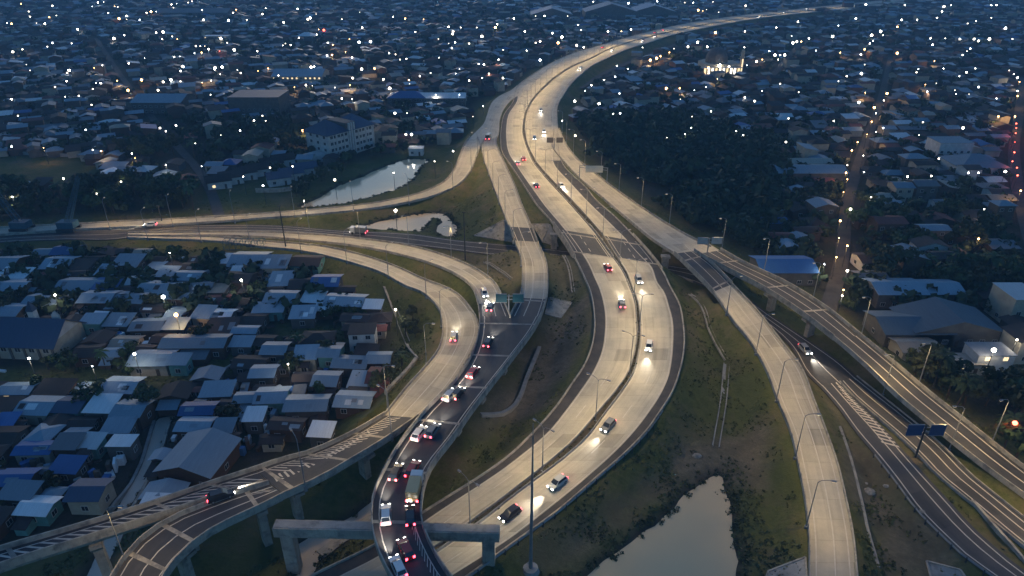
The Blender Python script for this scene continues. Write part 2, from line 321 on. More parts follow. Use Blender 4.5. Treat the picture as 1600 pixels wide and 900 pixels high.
RD = {
 'west_split': [((808,133),(818,146),4.05),((798,141),(808,150),4.1),((783,148),(803,153),4.2),((772,156),(797,158),4.3),((765,167),(787,171),4.4),((760,182),(781,188),4.5),((754,195),(780,203),4.6),((738,211),(778,212),4.8),((730,219),(774,220),5.0)],
 'west_ramp': [((735,214),(757,217),4.85),((727,224),(751,227),5),((718,245),(744,245),4.8),((708,268),(733,270),4.3),((690,287),(712,291),3.8),((662,300),(680,305),3.2),((600,315),(612,321),2.5),((500,327),(505,334),2),((400,335),(400,342),1.6),((300,341),(300,349),1.4),((200,346),(200,355),1.2),((100,351),(100,360),1.2),((0,356),(0,367),1.2),((-80,359),(-80,373),1.2)],
 'centre_ramp': [((747,215),(776,214),4.9),((752,229),(775,223),5),((757,250),(787,252),5.3),((770,287),(802,285),6),((787,332),(819,330),7),((794,350),(829,352),7.3),((806,380),(841,382),7.4),((816,408),(853,410),7.4),((817,435),(855,435),7.3),((814,460),(854,462),7.2),((797,497),(843,500),7.5)],
 'upper_loop': [((200,364),(200,368),.71),((250,364),(250,368.5),.9),((330,363),(330,368),1.1),((400,363),(400,370),1.5),((475,366),(470,375),2),((575,375),(560,385),3),((650,387),(630,399),4),((700,402),(675,412),5),((750,425),(715,430),6),((775,446),(738,448),6.8),((785,468),(747,470),7.2),((797,497),(750,500),7.5)],
 'lower_loop': [((200,368.6),(200,372.4),.71),((250,369.5),(250,374),.9),((330,370.5),(330,377),1.1),((410,377),(410,386),1.5),((500,385),(475,393),2),((575,402),(550,411),2.5),((625,420),(600,428),3),((662,437),(634,447),3.5),((703,453),(660,457),4),((733,480),(686,482),4.6),((747,510),(693,510),5.4),((739,542),(688,542),6.2),((716,583),(668,571),7),((690,618),(637,605),7.8),((653,653),(602,649),8.3)],
 'west_viaduct': [((653,653),(602,649),8.3),((607,685),(555,677),9),((550,720),(482,710),9.8),((500,749),(437,722),10.2),((445,774),(400,735),10.4)],
 'far_viaduct': [((420,756),(400,735),10.4),((372,766),(330,758),10.6),((262,803),(237,790),11),((125,846),(100,832),11.4),((12,882),(0,861),11.6),((-50,905),(-60,880),11.8)],
 'near_viaduct': [((445,774),(421,757),10.4),((402,796),(385,768),10.45),((365,813),(335,786),10.5),((312,843),(262,817),10.6),((267,886),(212,855),10.8),((250,915),(180,897),10.9),((238,950),(160,945),11)],
 'curved_flyover': [((655,960),(750,955),10.4),((612,902),(700,902),10.3),((591,858),(675,860),10.3),((582,815),(658,817),10.2),((585,775),(659,777),10),((605,730),(670,737),9.7),((640,675),(710,682),9.3),((672,637),(736,644),8.9),((706,604),(764,607),8.5),((738,556),(802,558),8),((750,506),(838,508),7.6),((750,494),(845,494),7.5)],
 'east_exit': [((866,203),(873,201),4.4),((865,232),(888,232),4.9),((879,250),(903,250),5.2),((902,275),(930,272),5.7),((944,311),(979,309),6.6),((985,346),(1035,346),7.3),((1025,378),(1084,374),7.5),((1052,395),(1110,386),7.6)],
 'east_descent': [((1038,386),(1072,380),7.5),((1052,395),(1083,391),7.6),((1079,420),(1106,408),7.5),((1105,446),(1130,431),7.3),((1122,466),(1155,457),7),((1145,500),(1182,486),6.3),((1175,537),(1218,532),5.5),((1200,582),(1251,576),4.8),((1217,627),(1272,630),4.3),((1237,675),(1290,676),3.8),((1250,730),(1309,733),3.4),((1260,782),(1321,785),3.1),((1266,835),(1331,837),2.9),((1267,897),(1337,897),2.7),((1266,960),(1343,960),2.5)],
 'east_flyover': [((1073,388),(1104,378),7.58),((1086,394),(1120,388),7.65),((1117,411),(1152,407),8),((1192,450),(1232,446),8.5),((1249,487),(1292,484),8.6),((1305,530),(1344,526),8),((1352,571),(1395,568),7),((1403,620),(1456,620),5.8),((1457,665),(1512,664),4.8),((1549,738),(1600,734),3.5),((1600,775),(1650,770),3),((1690,845),(1740,838),2.5)],
 'cross_road': [((-80,374),(-80,387),.7),((0,367.5),(0,379),.7),((100,361.5),(100,374.5),.7),((190,357),(190,373),.7),((225,355),(225,367),.7),((250,353.5),(250,362.5),.7),((330,351),(330,361),.7),((450,353),(450,362.5),.7),((520,359),(510,367),.7),((650,366),(620,380),.7),((715,375),(695,389),.7),((800,383),(760,397),.7),((870,390),(860,405),.7),((960,400),(950,415),.7),((1040,413),(1035,426),.7),((1110,427),(1082,440),.7),((1160,460),(1140,466),.8),((1212,497),(1187,499),1),((1242,517),(1214,520),1.2),((1275,539),(1236,543),1.3),((1318,570),(1262,586),1.5),((1342,592),(1286,609),1.6)],
 'south_branch': [((1280,603),(1311,596),1.58),((1308,635),(1339,628),1.7),((1335,672),(1369,656),1.8),((1375,720),(1419,712),1.9),((1400,752),(1444,740),2),((1435,799),(1480,779),2.1),((1478,843),(1524,827),2.2),((1507,870),(1557,856),2.3),((1547,898),(1600,891),2.4),((1620,955),(1680,940),2.5)],
 'north_branch': [((1313,596),(1338,588),1.6),((1336,621),(1368,612),1.7),((1360,642),(1400,637),1.8),((1402,678),(1437,667),1.9),((1436,710),(1472,697),2),((1467,743),(1514,740),2.1),((1517,784),(1553,772),2.2),((1574,832),(1622,827),2.3),((1650,893),(1700,885),2.4)],
}
for k, rows in RD.items():
    L_, R_ = smooth(rows, 3.0)
    via = k in ('west_viaduct', 'far_viaduct', 'near_viaduct', 'curved_flyover')
    emb = np.full(len(L_), not via)
    pyc = np.array([PX(c)[1] for c in (L_+R_)/2]); pxc = np.array([PX(c)[0] for c in (L_+R_)/2])
    if k == 'centre_ramp': emb = ~(((pyc > 352) & (pyc < 379)) | (pyc > 463))
    if k == 'upper_loop': emb = pyc < 470
    if k == 'east_descent': emb = (pyc < 392) | (pyc > 458)
    if k == 'east_exit': emb = pyc < 389
    if k == 'east_flyover': emb = (pyc < 390) | (pyc > 530)
    reg(k, L_, R_, emb)
# ------------------------------------------------------------------ terrain
def inpoly(px, py, poly):
    r = np.zeros(px.shape, bool); n = len(poly)
    for i in range(n):
        x0, y0 = poly[i]; x1, y1 = poly[(i+1) % n]
        c = ((y0 > py) != (y1 > py)) & (px < (x1-x0)*(py-y0)/((y1-y0) or 1e-9)+x0); r ^= c
    return r
def sdist(px, py, poly):
    d = np.full(px.shape, 1e9)
    n = len(poly)
    for i in range(n):
        ax, ay = poly[i]; bx, by = poly[(i+1) % n]; ex, ey = bx-ax, by-ay
        t = np.clip(((px-ax)*ex+(py-ay)*ey)/(ex*ex+ey*ey+1e-9), 0, 1)
        d = np.minimum(d, np.hypot(px-ax-t*ex, py-ay-t*ey))
    return np.where(inpoly(px, py, poly), -d, d)
def wpoly(pts, z=0): return [tuple(P(x, y, z)[:2]) for x, y in pts]
PONDS = {
 'reed_pond': ([(1120,742),(1130,747),(1133,765),(1143,785),(1144,800),(1146,818),(1151,850),(1153,872),(1149,890),(1150,915),(1140,980),(860,980),(885,930),(925,898),(935,885),(950,872),(975,858),(1000,838),(1030,815),(1055,790),(1070,772),(1100,750)], -.9),
 'long_pond': ([(664,249),(668,252),(655,264),(650,273),(640,285),(625,293),(608,300),(578,308),(545,316),(510,321),(476,324),(470,323),(500,308),(530,290),(560,279),(580,270),(610,257),(640,248)], -.5),
 'split_pond': ([(560,356),(600,345),(650,335),(677,332),(695,334),(707,345),(712,353),(711,371),(695,369),(682,364),(681,360),(690,347),(685,341),(677,340),(671,345),(665,354),(657,362),(612,359)], -.5),
 'house_canal': ([(276,648),(243,655),(230,700),(213,738),(200,757),(186,793),(165,840),(150,870),(133,905),(128,960),(152,960),(160,900),(183,850),(202,795),(217,770),(236,735),(257,690),(262,665)], -1.0),
 'flood_channel': ([(470,890),(455,860),(500,830),(560,800),(590,775),(640,740),(650,750),(585,810),(540,845),(500,870),(480,930),(440,930)], -.9),
}
gx = np.unique(np.concatenate([np.arange(-230, 231, 1.7), np.arange(-420, 421, 6), np.linspace(-4200, 4200, 130)]))
gy = np.unique(np.concatenate([np.arange(40, 330, 1.6), np.arange(330, 620, 3.5), np.arange(620, 1500, 14), np.linspace(-300, 40, 20), np.linspace(1500, 7000, 60)]))
X, Y = np.meshgrid(gx, gy)
def vnoise(X, Y, s, seed=0):
    r = np.random.default_rng(seed); T = r.random((64, 64)); x = X/s; y = Y/s
    i = np.floor(x).astype(int); j = np.floor(y).astype(int); u = x-i; v = y-j; u = u*u*(3-2*u); v = v*v*(3-2*v)
    g = lambda a, b: T[b % 64, a % 64]
    return (g(i, j)*(1-u)+g(i+1, j)*u)*(1-v)+(g(i, j+1)*(1-u)+g(i+1, j+1)*u)*v
base = (vnoise(X, Y, 23, 1)-.5)*.5+(vnoise(X, Y, 7, 2)-.5)*.35
UP = np.full(X.shape, -99.0); LIM = np.full(X.shape, 99.0); ND = np.full(X.shape, 999.0)
SLOPE = .56
for nm, rd in ROADS.items():
    C, hw, e = rd['C'], rd['hw'], rd['emb']
    for i in range(len(C)-1):
        a, b = C[i], C[i+1]; rr = 46
        x0, x1 = min(a[0], b[0])-rr, max(a[0], b[0])+rr; y0, y1 = min(a[1], b[1])-rr, max(a[1], b[1])+rr
        ix = slice(*np.searchsorted(gx, (x0, x1))); iy = slice(*np.searchsorted(gy, (y0, y1)))
        xs, yy = X[iy, ix], Y[iy, ix]
        if xs.size == 0: continue
        ex, ey = b[0]-a[0], b[1]-a[1]
        t = np.clip(((xs-a[0])*ex+(yy-a[1])*ey)/(ex*ex+ey*ey+1e-9), 0, 1)
        d = np.hypot(xs-a[0]-t*ex, yy-a[1]-t*ey); z = a[2]+(b[2]-a[2])*t; h = hw[i]+(hw[i+1]-hw[i])*t
        ND[iy, ix] = np.minimum(ND[iy, ix], d-h)
        if e[i] and e[i+1]:
            UP[iy, ix] = np.maximum(UP[iy, ix], z-.22-np.maximum(0, d-h-.8)*SLOPE)
            LIM[iy, ix] = np.minimum(LIM[iy, ix], z-.22+np.maximum(0, d-h-1.6)*1.1)
        else:
            LIM[iy, ix] = np.minimum(LIM[iy, ix], z-2.6+np.maximum(0, d-h-.5)*1.3)
# embankments carry a little roughness away from the shoulder
Z = np.maximum(base, UP + np.clip(ND-1.5, 0, 4)/4*(vnoise(X, Y, 5, 5)-.5)*.7)
Z = np.minimum(Z, LIM)
WD = np.full(X.shape, 999.0)
for nm, (pts, wz) in PONDS.items():
    poly = wpoly(pts, wz); xs_ = [p[0] for p in poly]; ys_ = [p[1] for p in poly]
    ix = slice(*np.searchsorted(gx, (min(xs_)-16, max(xs_)+16))); iy = slice(*np.searchsorted(gy, (min(ys_)-16, max(ys_)+16)))
    d = sdist(X[iy, ix], Y[iy, ix], poly)
    if 'canal' not in nm: d = d+(vnoise(X[iy, ix], Y[iy, ix], 4, 9)-.5)*1.3
    k = .9 if 'canal' in nm else .32
    zz = wz+np.clip(d*k, -1.2, 50)
    Z[iy, ix] = np.where(d < 14, np.minimum(Z[iy, ix], zz), Z[iy, ix]); WD[iy, ix] = np.minimum(WD[iy, ix], d)
def ground_z(x, y):
    i = int(np.clip(np.searchsorted(gx, x)-1, 0, len(gx)-2)); j = int(np.clip(np.searchsorted(gy, y)-1, 0, len(gy)-2))
    u = (x-gx[i])/(gx[i+1]-gx[i]); v = (y-gy[j])/(gy[j+1]-gy[j])
    return float((Z[j, i]*(1-u)+Z[j, i+1]*u)*(1-v)+(Z[j+1, i]*(1-u)+Z[j+1, i+1]*u)*v)
def grid_at(A, x, y): return float(A[int(np.clip(np.searchsorted(gy, y), 0, len(gy)-1)), int(np.clip(np.searchsorted(gx, x), 0, len(gx)-1))])
# pixel position of every vertex, to lay out which land is what
dep = Y*CP-(Z-H)*SP; dep = np.where(dep < 5, 5, dep)
VX = 800+F*X/dep; VY = 450-F*(Y*SP+(Z-H)*CP)/dep
GRASSP = wpoly([(330,300),(700,230),(760,225),(860,230),(1010,330),(1190,420),(1600,760),(1600,900),(430,900),(590,640),(690,520),(600,450),(480,385),(330,345)])
town = np.clip((ND-16)/10, 0, 1)
ix = sdist(X, Y, GRASSP); town = np.where(ix < 0, 0, np.clip(ix/12, 0, 1)*np.clip((ND-8)/8, 0, 1))
FIELDS = [[(-40,578),(235,575),(225,612),(120,606),(-40,612)], [(-40,243),(130,246),(180,275),(120,292),(-40,300)], [(430,505),(545,512),(540,534),(440,528)], [(230,575),(370,545),(360,580),(260,628)]]
for fp in FIELDS:
    w = wpoly(fp); town = np.minimum(town, np.clip(sdist(X, Y, w)/3+.3, 0, 1))
dirt = np.zeros(X.shape)
for fp, a in (([(845,520),(925,480),(915,560),(840,660),(740,690),(760,640)], .9), ([(1290,620),(1330,680),(1400,770),(1520,900),(1370,900),(1330,760)], .75), ([(1040,690),(1190,680),(1200,760),(1060,755)], .8),
              ([(1020,790),(900,880),(840,890),(1000,770),(1100,715)], .6), ([(640,640),(700,700),(740,690),(690,730)], .4), ([(700,400),(800,400),(815,470),(790,470)], .6), ([(870,400),(900,400),(930,470),(880,520),(850,470)], .5)):
    d = sdist(X, Y, wpoly(fp)); dirt = np.maximum(dirt, a*np.clip(.5-d/5+(vnoise(X, Y, 6, 13)-.5)*1.4, 0, 1))
ny, nx = X.shape
idx = np.arange(nx*ny).reshape(ny, nx)
fc = np.stack([idx[:-1, :-1], idx[:-1, 1:], idx[1:, 1:], idx[1:, :-1]], -1).reshape(-1, 4)
def npmesh(name, V, Fq, mats, mi=None, smooth=False):
    me = bpy.data.meshes.new(name); k = Fq.shape[1]
    me.vertices.add(len(V)); me.vertices.foreach_set('co', np.ascontiguousarray(V, np.float32).ravel())
    me.loops.add(Fq.size); me.loops.foreach_set('vertex_index', np.ascontiguousarray(Fq, np.int32).ravel())
    me.polygons.add(len(Fq)); me.polygons.foreach_set('loop_start', np.arange(0, Fq.size, k, dtype=np.int32))
    for m in mats: me.materials.append(m)
    if mi is not None: me.polygons.foreach_set('material_index', np.asarray(mi, np.int32))
    me.polygons.foreach_set('use_smooth', np.full(len(Fq), smooth))
    me.update(calc_edges=True)
    return me
def groundmat():
    m, N, L, B = newmat('ground_cover'); p = pos(N)
    at = N.new('ShaderNodeAttribute'); at.attribute_name = 'land'; sp = N.new('ShaderNodeSeparateColor'); L.new(at.outputs[0], sp.inputs[0])
    n1 = noise(N, L, p, .09, 6, .7); n2 = noise(N, L, p, .7, 8, .8); n3 = noise(N, L, p, .03, 3)
    g = mixc(N, L, ramp(N, L, n2, .32, .7), (.05, .064, .018), (.145, .145, .05))
    g = mixc(N, L, ramp(N, L, n1, .47, .66), g, (.17, .13, .075)); g = mixc(N, L, ramp(N, L, n3, .45, .7), g, (.075, .085, .028))
    dt = mixc(N, L, ramp(N, L, n2, .3, .7), (.13, .102, .072), (.25, .2, .145)); dt = mixc(N, L, ramp(N, L, n1, .45, .7), dt, (.06, .06, .035))
    tw = mixc(N, L, ramp(N, L, n2, .35, .65), (.035, .03, .028), (.075, .062, .052)); tw = mixc(N, L, ramp(N, L, n1, .4, .65), tw, (.03, .042, .022))
    c = mixc(N, L, sp.outputs[0], g, tw); c = mixc(N, L, sp.outputs[1], c, dt); c = mixc(N, L, sp.outputs[2], c, (.05, .045, .036))
    L.new(c, B.inputs['Base Color']); B.inputs['Roughness'].default_value = .95; B.inputs['Specular IOR Level'].default_value = .1
    b = N.new('ShaderNodeBump'); b.inputs['Strength'].default_value = .7; b.inputs['Distance'].default_value = .5
    L.new(n2, b.inputs['Height']); L.new(b.outputs[0], B.inputs['Normal'])
    return m
gme = npmesh('ground', np.stack([X.ravel(), Y.ravel(), Z.ravel()], 1), fc, [groundmat()], smooth=True)
at = gme.attributes.new('land', 'FLOAT_COLOR', 'POINT')
wet = np.clip(1-(WD-.2)/1.5, 0, 1)
at.data.foreach_set('color', np.stack([town.ravel(), dirt.ravel(), wet.ravel(), np.ones(X.size)], 1).astype(np.float32).ravel())
struct(link('ground', gme))
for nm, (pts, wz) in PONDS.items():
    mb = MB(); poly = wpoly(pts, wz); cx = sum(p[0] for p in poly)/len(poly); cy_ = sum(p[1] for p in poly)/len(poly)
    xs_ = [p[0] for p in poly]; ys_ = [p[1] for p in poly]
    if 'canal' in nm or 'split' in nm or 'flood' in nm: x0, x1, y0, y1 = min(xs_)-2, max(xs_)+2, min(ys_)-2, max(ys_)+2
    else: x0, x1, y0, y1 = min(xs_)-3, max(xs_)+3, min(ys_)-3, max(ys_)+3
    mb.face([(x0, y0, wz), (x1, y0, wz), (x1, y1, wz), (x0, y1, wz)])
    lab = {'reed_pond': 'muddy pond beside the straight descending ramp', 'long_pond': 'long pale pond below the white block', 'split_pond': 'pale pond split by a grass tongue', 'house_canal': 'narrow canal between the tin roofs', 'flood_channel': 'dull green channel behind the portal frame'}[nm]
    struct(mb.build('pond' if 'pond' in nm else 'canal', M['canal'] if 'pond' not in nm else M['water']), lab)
# ------------------------------------------------------------------ road surfaces
def ribbon(mb, A, B, dz=0.0, mi=0, i0=0, i1=None, skirt=.6, u0=0.0):
    i1 = len(A)-1 if i1 is None else i1
    s = np.concatenate([[0], np.cumsum(np.linalg.norm(np.diff((A+B)/2, axis=0), axis=1))])
    w = np.linalg.norm(B-A, axis=1)
    for i in range(i0, i1):
        q = [A[i], B[i], B[i+1], A[i+1]]; q = [(p[0], p[1], p[2]+dz) for p in q]
        uv = [(u0, s[i]), (u0+w[i], s[i]), (u0+w[i+1], s[i+1]), (u0, s[i+1])]
        n = (Vector(q[1])-Vector(q[0])).cross(Vector(q[2])-Vector(q[0]))
        if n.z < 0: q.reverse(); uv.reverse()
        mb.face(q, mi, uv)
        if skirt:
            for a, b in ((A[i], A[i+1]), (B[i], B[i+1])):
                mb.face([(a[0], a[1], a[2]+dz), (b[0], b[1], b[2]+dz), (b[0], b[1], b[2]+dz-skirt), (a[0], a[1], a[2]+dz-skirt)], mi)
def off(A, B, m):
    """line m metres from A towards B (m may be an array)"""
    d = B-A; w = np.linalg.norm(d, axis=1)[:, None]; return A+d/np.maximum(w, 1e-6)*np.reshape(m, (-1, 1))
def lines(mb, A, B, m, w=.22, dz=.012, dash=None, i0=0, i1=None):
    a, b = off(A, B, m-w/2), off(A, B, m+w/2); i1 = len(A)-1 if i1 is None else i1
    s = np.concatenate([[0], np.cumsum(np.linalg.norm(np.diff((A+B)/2, axis=0), axis=1))])
    for i in range(i0, i1):
        if dash and (s[i] % (dash[0]+dash[1])) > dash[0]: continue
        q = [(p[0], p[1], p[2]+dz) for p in (a[i], b[i], b[i+1], a[i+1])]
        if (Vector(q[1])-Vector(q[0])).cross(Vector(q[2])-Vector(q[0])).z < 0: q.reverse()
        mb.face(q)
def wall(mb, A, N, w, h, side=1, base=-.3, i0=0, i1=None, mi=0):
    i1 = len(A) if i1 is None else i1
    if i1-i0 < 2: return
    mb.sweep(A[i0:i1], N[i0:i1]*side, [(0, base), (w, base), (w*.8, h), (w*.2, h)], mi)
def crossbar(mb, A, B, s0, w=.5, dz=.02, mi=0):
    """a light strip across the deck at station s0"""
    C = (A+B)/2; s = np.concatenate([[0], np.cumsum(np.linalg.norm(np.diff(C, axis=0), axis=1))])
    f = lambda t, K: np.array([np.interp(t, s, K[:, k]) for k in range(3)])
    q = [f(s0-w/2, A), f(s0-w/2, B), f(s0+w/2, B), f(s0+w/2, A)]; q = [(p[0], p[1], p[2]+dz) for p in q]
    if (Vector(q[1])-Vector(q[0])).cross(Vector(q[2])-Vector(q[0])).z < 0: q.reverse()
    mb.face(q, mi)
def station(rd, px, py):
    """index of the road station nearest a photo pixel"""
    c = np.array([PX(p) for p in rd['C']]); return int(np.argmin((c[:, 0]-px)**2+(c[:, 1]-py)**2))
# main carriageways
for nm, (sh0, a, b, sh1), lab in (('main_west', (eA, eB, eC, None), 'pale concrete carriageway of the tail light side'), ('main_east', (None, eD, eE, eF), 'pale concrete carriageway of the headlight side')):
    rd = ROADS[nm]; mb = MB(); ribbon(mb, a, b)
    o = struct(mb.build('carriageway', M['conc_road']), lab)
    mk = MB(); wdt = np.linalg.norm(b-a, axis=1)
    for m_ in (wdt*0+.35, wdt-.35):
        mk = MB(); lines(mk, a, b, m_); mk.build('lane_marking', M['paint'], o)
    mk = MB(); lines(mk, a, b, wdt*.48, .18, dash=(5, 8), i1=80); stuff(mk.build('lane_dashes', M['paint'], o))
    A, B = (sh0, a) if sh0 is not None else (b, sh1)
    south = int(np.argmin(np.abs(ys-(150 if sh0 is not None else 252))))
    mb = MB(); ribbon(mb, A, B, -.004, 0, 0, south); ribbon(mb, A, B, -.004, 1, south)
    o = struct(mb.build('shoulder', [M['shoulder'], M['conc_road']]), 'dark asphalt shoulder edging the '+('tail' if sh0 is not None else 'head')+' light carriageway')
    mb = MB(); E_ = sh0 if sh0 is not None else sh1
    wall(mb, E_, rd['N'], .45, .32, -1 if sh0 is not None else 1)
    k = struct(mb.build('kerb', M['conc'], o))
# median between the carriageways, planted
mb = MB(); ribbon(mb, off(eC, eD, .05), off(eD, eC, .05), -.03)
med = struct(mb.build('median', M['soil']), 'narrow dark planted median between the carriageways')
mb = MB(); wd = np.linalg.norm(eD-eC, axis=1)
for s_, A in ((1, eC), (-1, eD)):
    wall(mb, A, ROADS['main_west']['N'], .3, .45, s_)
mb.build('kerb', M['conc_grey'], med)
# plain ramps
def ramp_surface(nm, lab, name='ramp_road', i0=0, i1=None, mat='conc_road', lane=.5, kerb=True, kh=.55, lw=.22, dz=-.008, dashed=None):
    rd = ROADS[nm]; L_, R_ = rd['L'], rd['R']; i1 = len(L_)-1 if i1 is None else i1
    mb = MB(); ribbon(mb, L_, R_, dz, 0, i0, i1)
    o = struct(mb.build(name, M[mat]), lab); mk = MB(); w = np.linalg.norm(R_-L_, axis=1)
    for m_ in [w*0+.9, w-.9]+([w*lane] if lane else []):
        mk = MB(); lines(mk, L_, R_, m_, lw, i0=i0, i1=i1); mk.build('lane_marking', M['paint'], o)
    if kerb:
        for s_, A in ((-1, L_), (1, R_)):
            mb = MB(); wall(mb, A, rd['N'], .35, kh, s_, i0=i0, i1=i1+1); mb.build('kerb', M['conc'], o)
    return o
# ------------------------------------------------------------------ elevated decks
def viaduct(name, label, nm, i0, i1, joints=(), depth=1.9, piers=(), hatch=(), lane=.5, top='asphalt', par=(1.0, 1.0), edge=(.9, .9), dash=None, cat='flyover', girders=True):
    rd = ROADS[nm]; L_, R_, N_ = rd['L'][i0:i1+1], rd['R'][i0:i1+1], rd['N'][i0:i1+1]; C_ = (L_+R_)/2
    mid = C_[len(C_)//2]; root = thing(name, label, cat, (mid[0], mid[1], 0))
    w = np.linalg.norm(R_-L_, axis=1); s = np.concatenate([[0], np.cumsum(np.linalg.norm(np.diff(C_, axis=0), axis=1))])
    js = sorted(station_s(C_, *j) for j in joints); js = [j for j in js if 1 < j < s[-1]-1]
    cuts = [0]+[int(np.argmin(np.abs(s-j))) for j in js]+[len(C_)-1]; cuts = sorted(set(cuts))
    for a, b in zip(cuts, cuts[1:]):
        mb = MB()
        for i in range(a, b):
            def ring(k):
                l, r = Vector(L_[k]), Vector(R_[k]); u = (r-l).normalized(); g = min(1.3, w[k]*.18); zz = Vector((0, 0, 1))
                return [l, r, r-zz*.45, r-u*g-zz*.7, r-u*g*1.25-zz*depth, l+u*g*1.25-zz*depth, l+u*g-zz*.7, l-zz*.45]
            p, q = ring(i), ring(i+1)
            for j in range(8):
                jj = (j+1) % 8; f = [p[j], p[jj], q[jj], q[j]]
                uv = [(0, s[i]), (w[i], s[i]), (w[i+1], s[i+1]), (0, s[i+1])] if j == 0 else None
                n = (f[1]-f[0]).cross(f[2]-f[0])
                c = (sum(f, Vector())/4)-(sum(p+q, Vector())/16)
                if n.dot(c) < 0:
                    f.reverse()
                    if uv: uv.reverse()
                mb.face(f, 0 if j == 0 else 1, uv)
            if i in (a, b-1):
                mb.face(p if i == a else q, 1)
        mb.build('deck_span', [M[top], M['conc']], root, world=True)
    for sd_, A in ((-1, L_), (1, R_)):
        h = par[0] if sd_ < 0 else par[1]
        if h:
            mb = MB(); mb.sweep(A, N_*sd_, [(-.08, -.62), (.22, -.62), (.2, h), (-.02, h), (-.02, .25)]); mb.build('parapet', M['conc'], root, world=True)
    for j in js:
        mb = MB(); crossbar(mb, L_, R_, j, .75, .022); mb.build('expansion_joint', M['conc'], root, world=True)
    for m_ in [w*0+edge[0], w-edge[1]]+([w*lane] if lane else []):
        mk = MB(); lines(mk, L_, R_, m_, .2); mk.build('lane_marking', M['paint'], root, world=True)
    mk = MB()
    for (f0, f1, m0, m1, m2, m3, sp, bw, *sl_) in hatch: hatching(mk, L_, R_, f0*s[-1], f1*s[-1], m0, m1, m2, m3, sp, bw, slant=sl_[0] if sl_ else -2.4)
    if hatch: stuff(mk.build('hatched_marking', M['paint'], root, world=True))
    for (px, py, frac) in piers:
        k = int(np.argmin([(PX(c)[0]-px)**2+(PX(c)[1]-py)**2 for c in C_])); pier(root, C_[k], N_[k], w[k]*frac, C_[k][2]-depth)
    return root
def station_s(C, px, py):
    pp = np.array([PX(c) for c in C]); s = np.concatenate([[0], np.cumsum(np.linalg.norm(np.diff(C, axis=0), axis=1))])
    best = (1e9, 0)
    for i in range(len(C)-1):
        e = pp[i+1]-pp[i]; t = np.clip(((px-pp[i][0])*e[0]+(py-pp[i][1])*e[1])/(e@e+1e-9), 0, 1)
        d = np.hypot(*(pp[i]+e*t-(px, py))); best = min(best, (d, s[i]+(s[i+1]-s[i])*t))
    return best[1]
def hatching(mb, L_, R_, s0, s1, m0, m1, m2, m3, sp=2.2, bw=.55, dz=.013, slant=-2.4):
    """bars between offsets m0..m1 (start) and m2..m3 (end) from L (negative: from R)"""
    C = (L_+R_)/2; s = np.concatenate([[0], np.cumsum(np.linalg.norm(np.diff(C, axis=0), axis=1))])
    def pt(t, m):
        l = np.array([np.interp(t, s, L_[:, k]) for k in range(3)]); r = np.array([np.interp(t, s, R_[:, k]) for k in range(3)])
        u = (r-l)/np.linalg.norm(r-l); q = (l+u*m) if m >= 0 else (r+u*m); return (q[0], q[1], q[2]+dz)
    t = s0
    while t < s1-bw:
        f = (t-s0)/(s1-s0); a = m0+(m2-m0)*f; b = m1+(m3-m1)*f
        q = [pt(t, a), pt(t+slant, b), pt(t+slant+bw, b), pt(t+bw, a)]
        if (Vector(q[1])-Vector(q[0])).cross(Vector(q[2])-Vector(q[0])).z < 0: q.reverse()
        mb.face(q); t += sp
def pier(root, c, n, wc, ztop, r=1.0):
    g = min(ground_z(c[0], c[1]), ztop-1)-.5; n = Vector((n[0], n[1], 0)).normalized(); t = Vector((-n.y, n.x, 0))
    M4 = Matrix(((n.x, t.x, 0, c[0]), (n.y, t.y, 0, c[1]), (0, 0, 1, 0), (0, 0, 0, 1)))
    mb = MB(); mb.box(-r, r, -.7, .7, g, ztop-1.2, 0, M4); p = mb.build('pier', M['conc'], root, world=True)
    mb = MB(); h = wc/2
    for y in (-1, 1): pass
    v = [(-h, -.8), (h, -.8)]
    for s_ in (0,):
        prof = [(-h, ztop), (h, ztop), (h, ztop-.7), (r*1.1, ztop-1.5), (-r*1.1, ztop-1.5), (-h, ztop-.7)]
        for yy, rev in ((-.9, False), (.9, True)):
            f = [M4 @ Vector((x, yy, z)) for x, z in prof]; mb.face(f[::-1] if rev else f)
        for j in range(6):
            a, b = prof[j], prof[(j+1) % 6]
            mb.face([M4 @ Vector((a[0], .9, a[1])), M4 @ Vector((b[0], .9, b[1])), M4 @ Vector((b[0], -.9, b[1])), M4 @ Vector((a[0], -.9, a[1]))])
    mb.build('pier_cap', M['conc'], p, world=True)
def idx_py(nm, lo, hi):
    py = [PX(c)[1] for c in ROADS[nm]['C']]; k = [i for i, y in enumerate(py) if lo <= y <= hi]; return k[0], k[-1]
n_ = lambda k: len(ROADS[k]['C'])-1
# curved flyover with the portal frame
viaduct('curved_flyover', 'dark asphalt flyover curving over the portal frame, full of tail lights', 'curved_flyover', 0, n_('curved_flyover'),
        joints=[(620,816), (637,737), (695,664), (737,606), (770,555), (794,506)], depth=2.5, par=(1.0, 1.25), piers=[(700,664,.8), (737,606,.8), (770,556,.8), (637,737,.8), (794,506,.8)], lane=None, edge=(1.15, 1.15), hatch=[(0.03, .26, -1.2, -2.6, -1.2, -1.6, 1.2, .3)])
viaduct('twin_viaduct', 'hatched viaduct leaving the loop ramp before it forks', 'west_viaduct', 0, n_('west_viaduct'), joints=[(628,651), (581,681), (516,715), (437,752)], piers=[(560,696,.75), (455,745,.75)],
        hatch=[(.05, .97, -1.1, -3.6, -1.1, -3.9, 1.3, .4), (.25, .97, 4.7, 5.5, 4.3, 6.4, 1.0, .4, -.5)], lane=None)
viaduct('far_viaduct', 'hatched viaduct branch running down to the left edge above the canal', 'far_viaduct', 0, n_('far_viaduct'), joints=[(352,764), (260,797), (20,868)], piers=[(160,830,.8), (300,785,.8)],
        hatch=[(.06, .98, -1.0, -3.2, -1.0, -3.9, 1.9, .6)], lane=None)
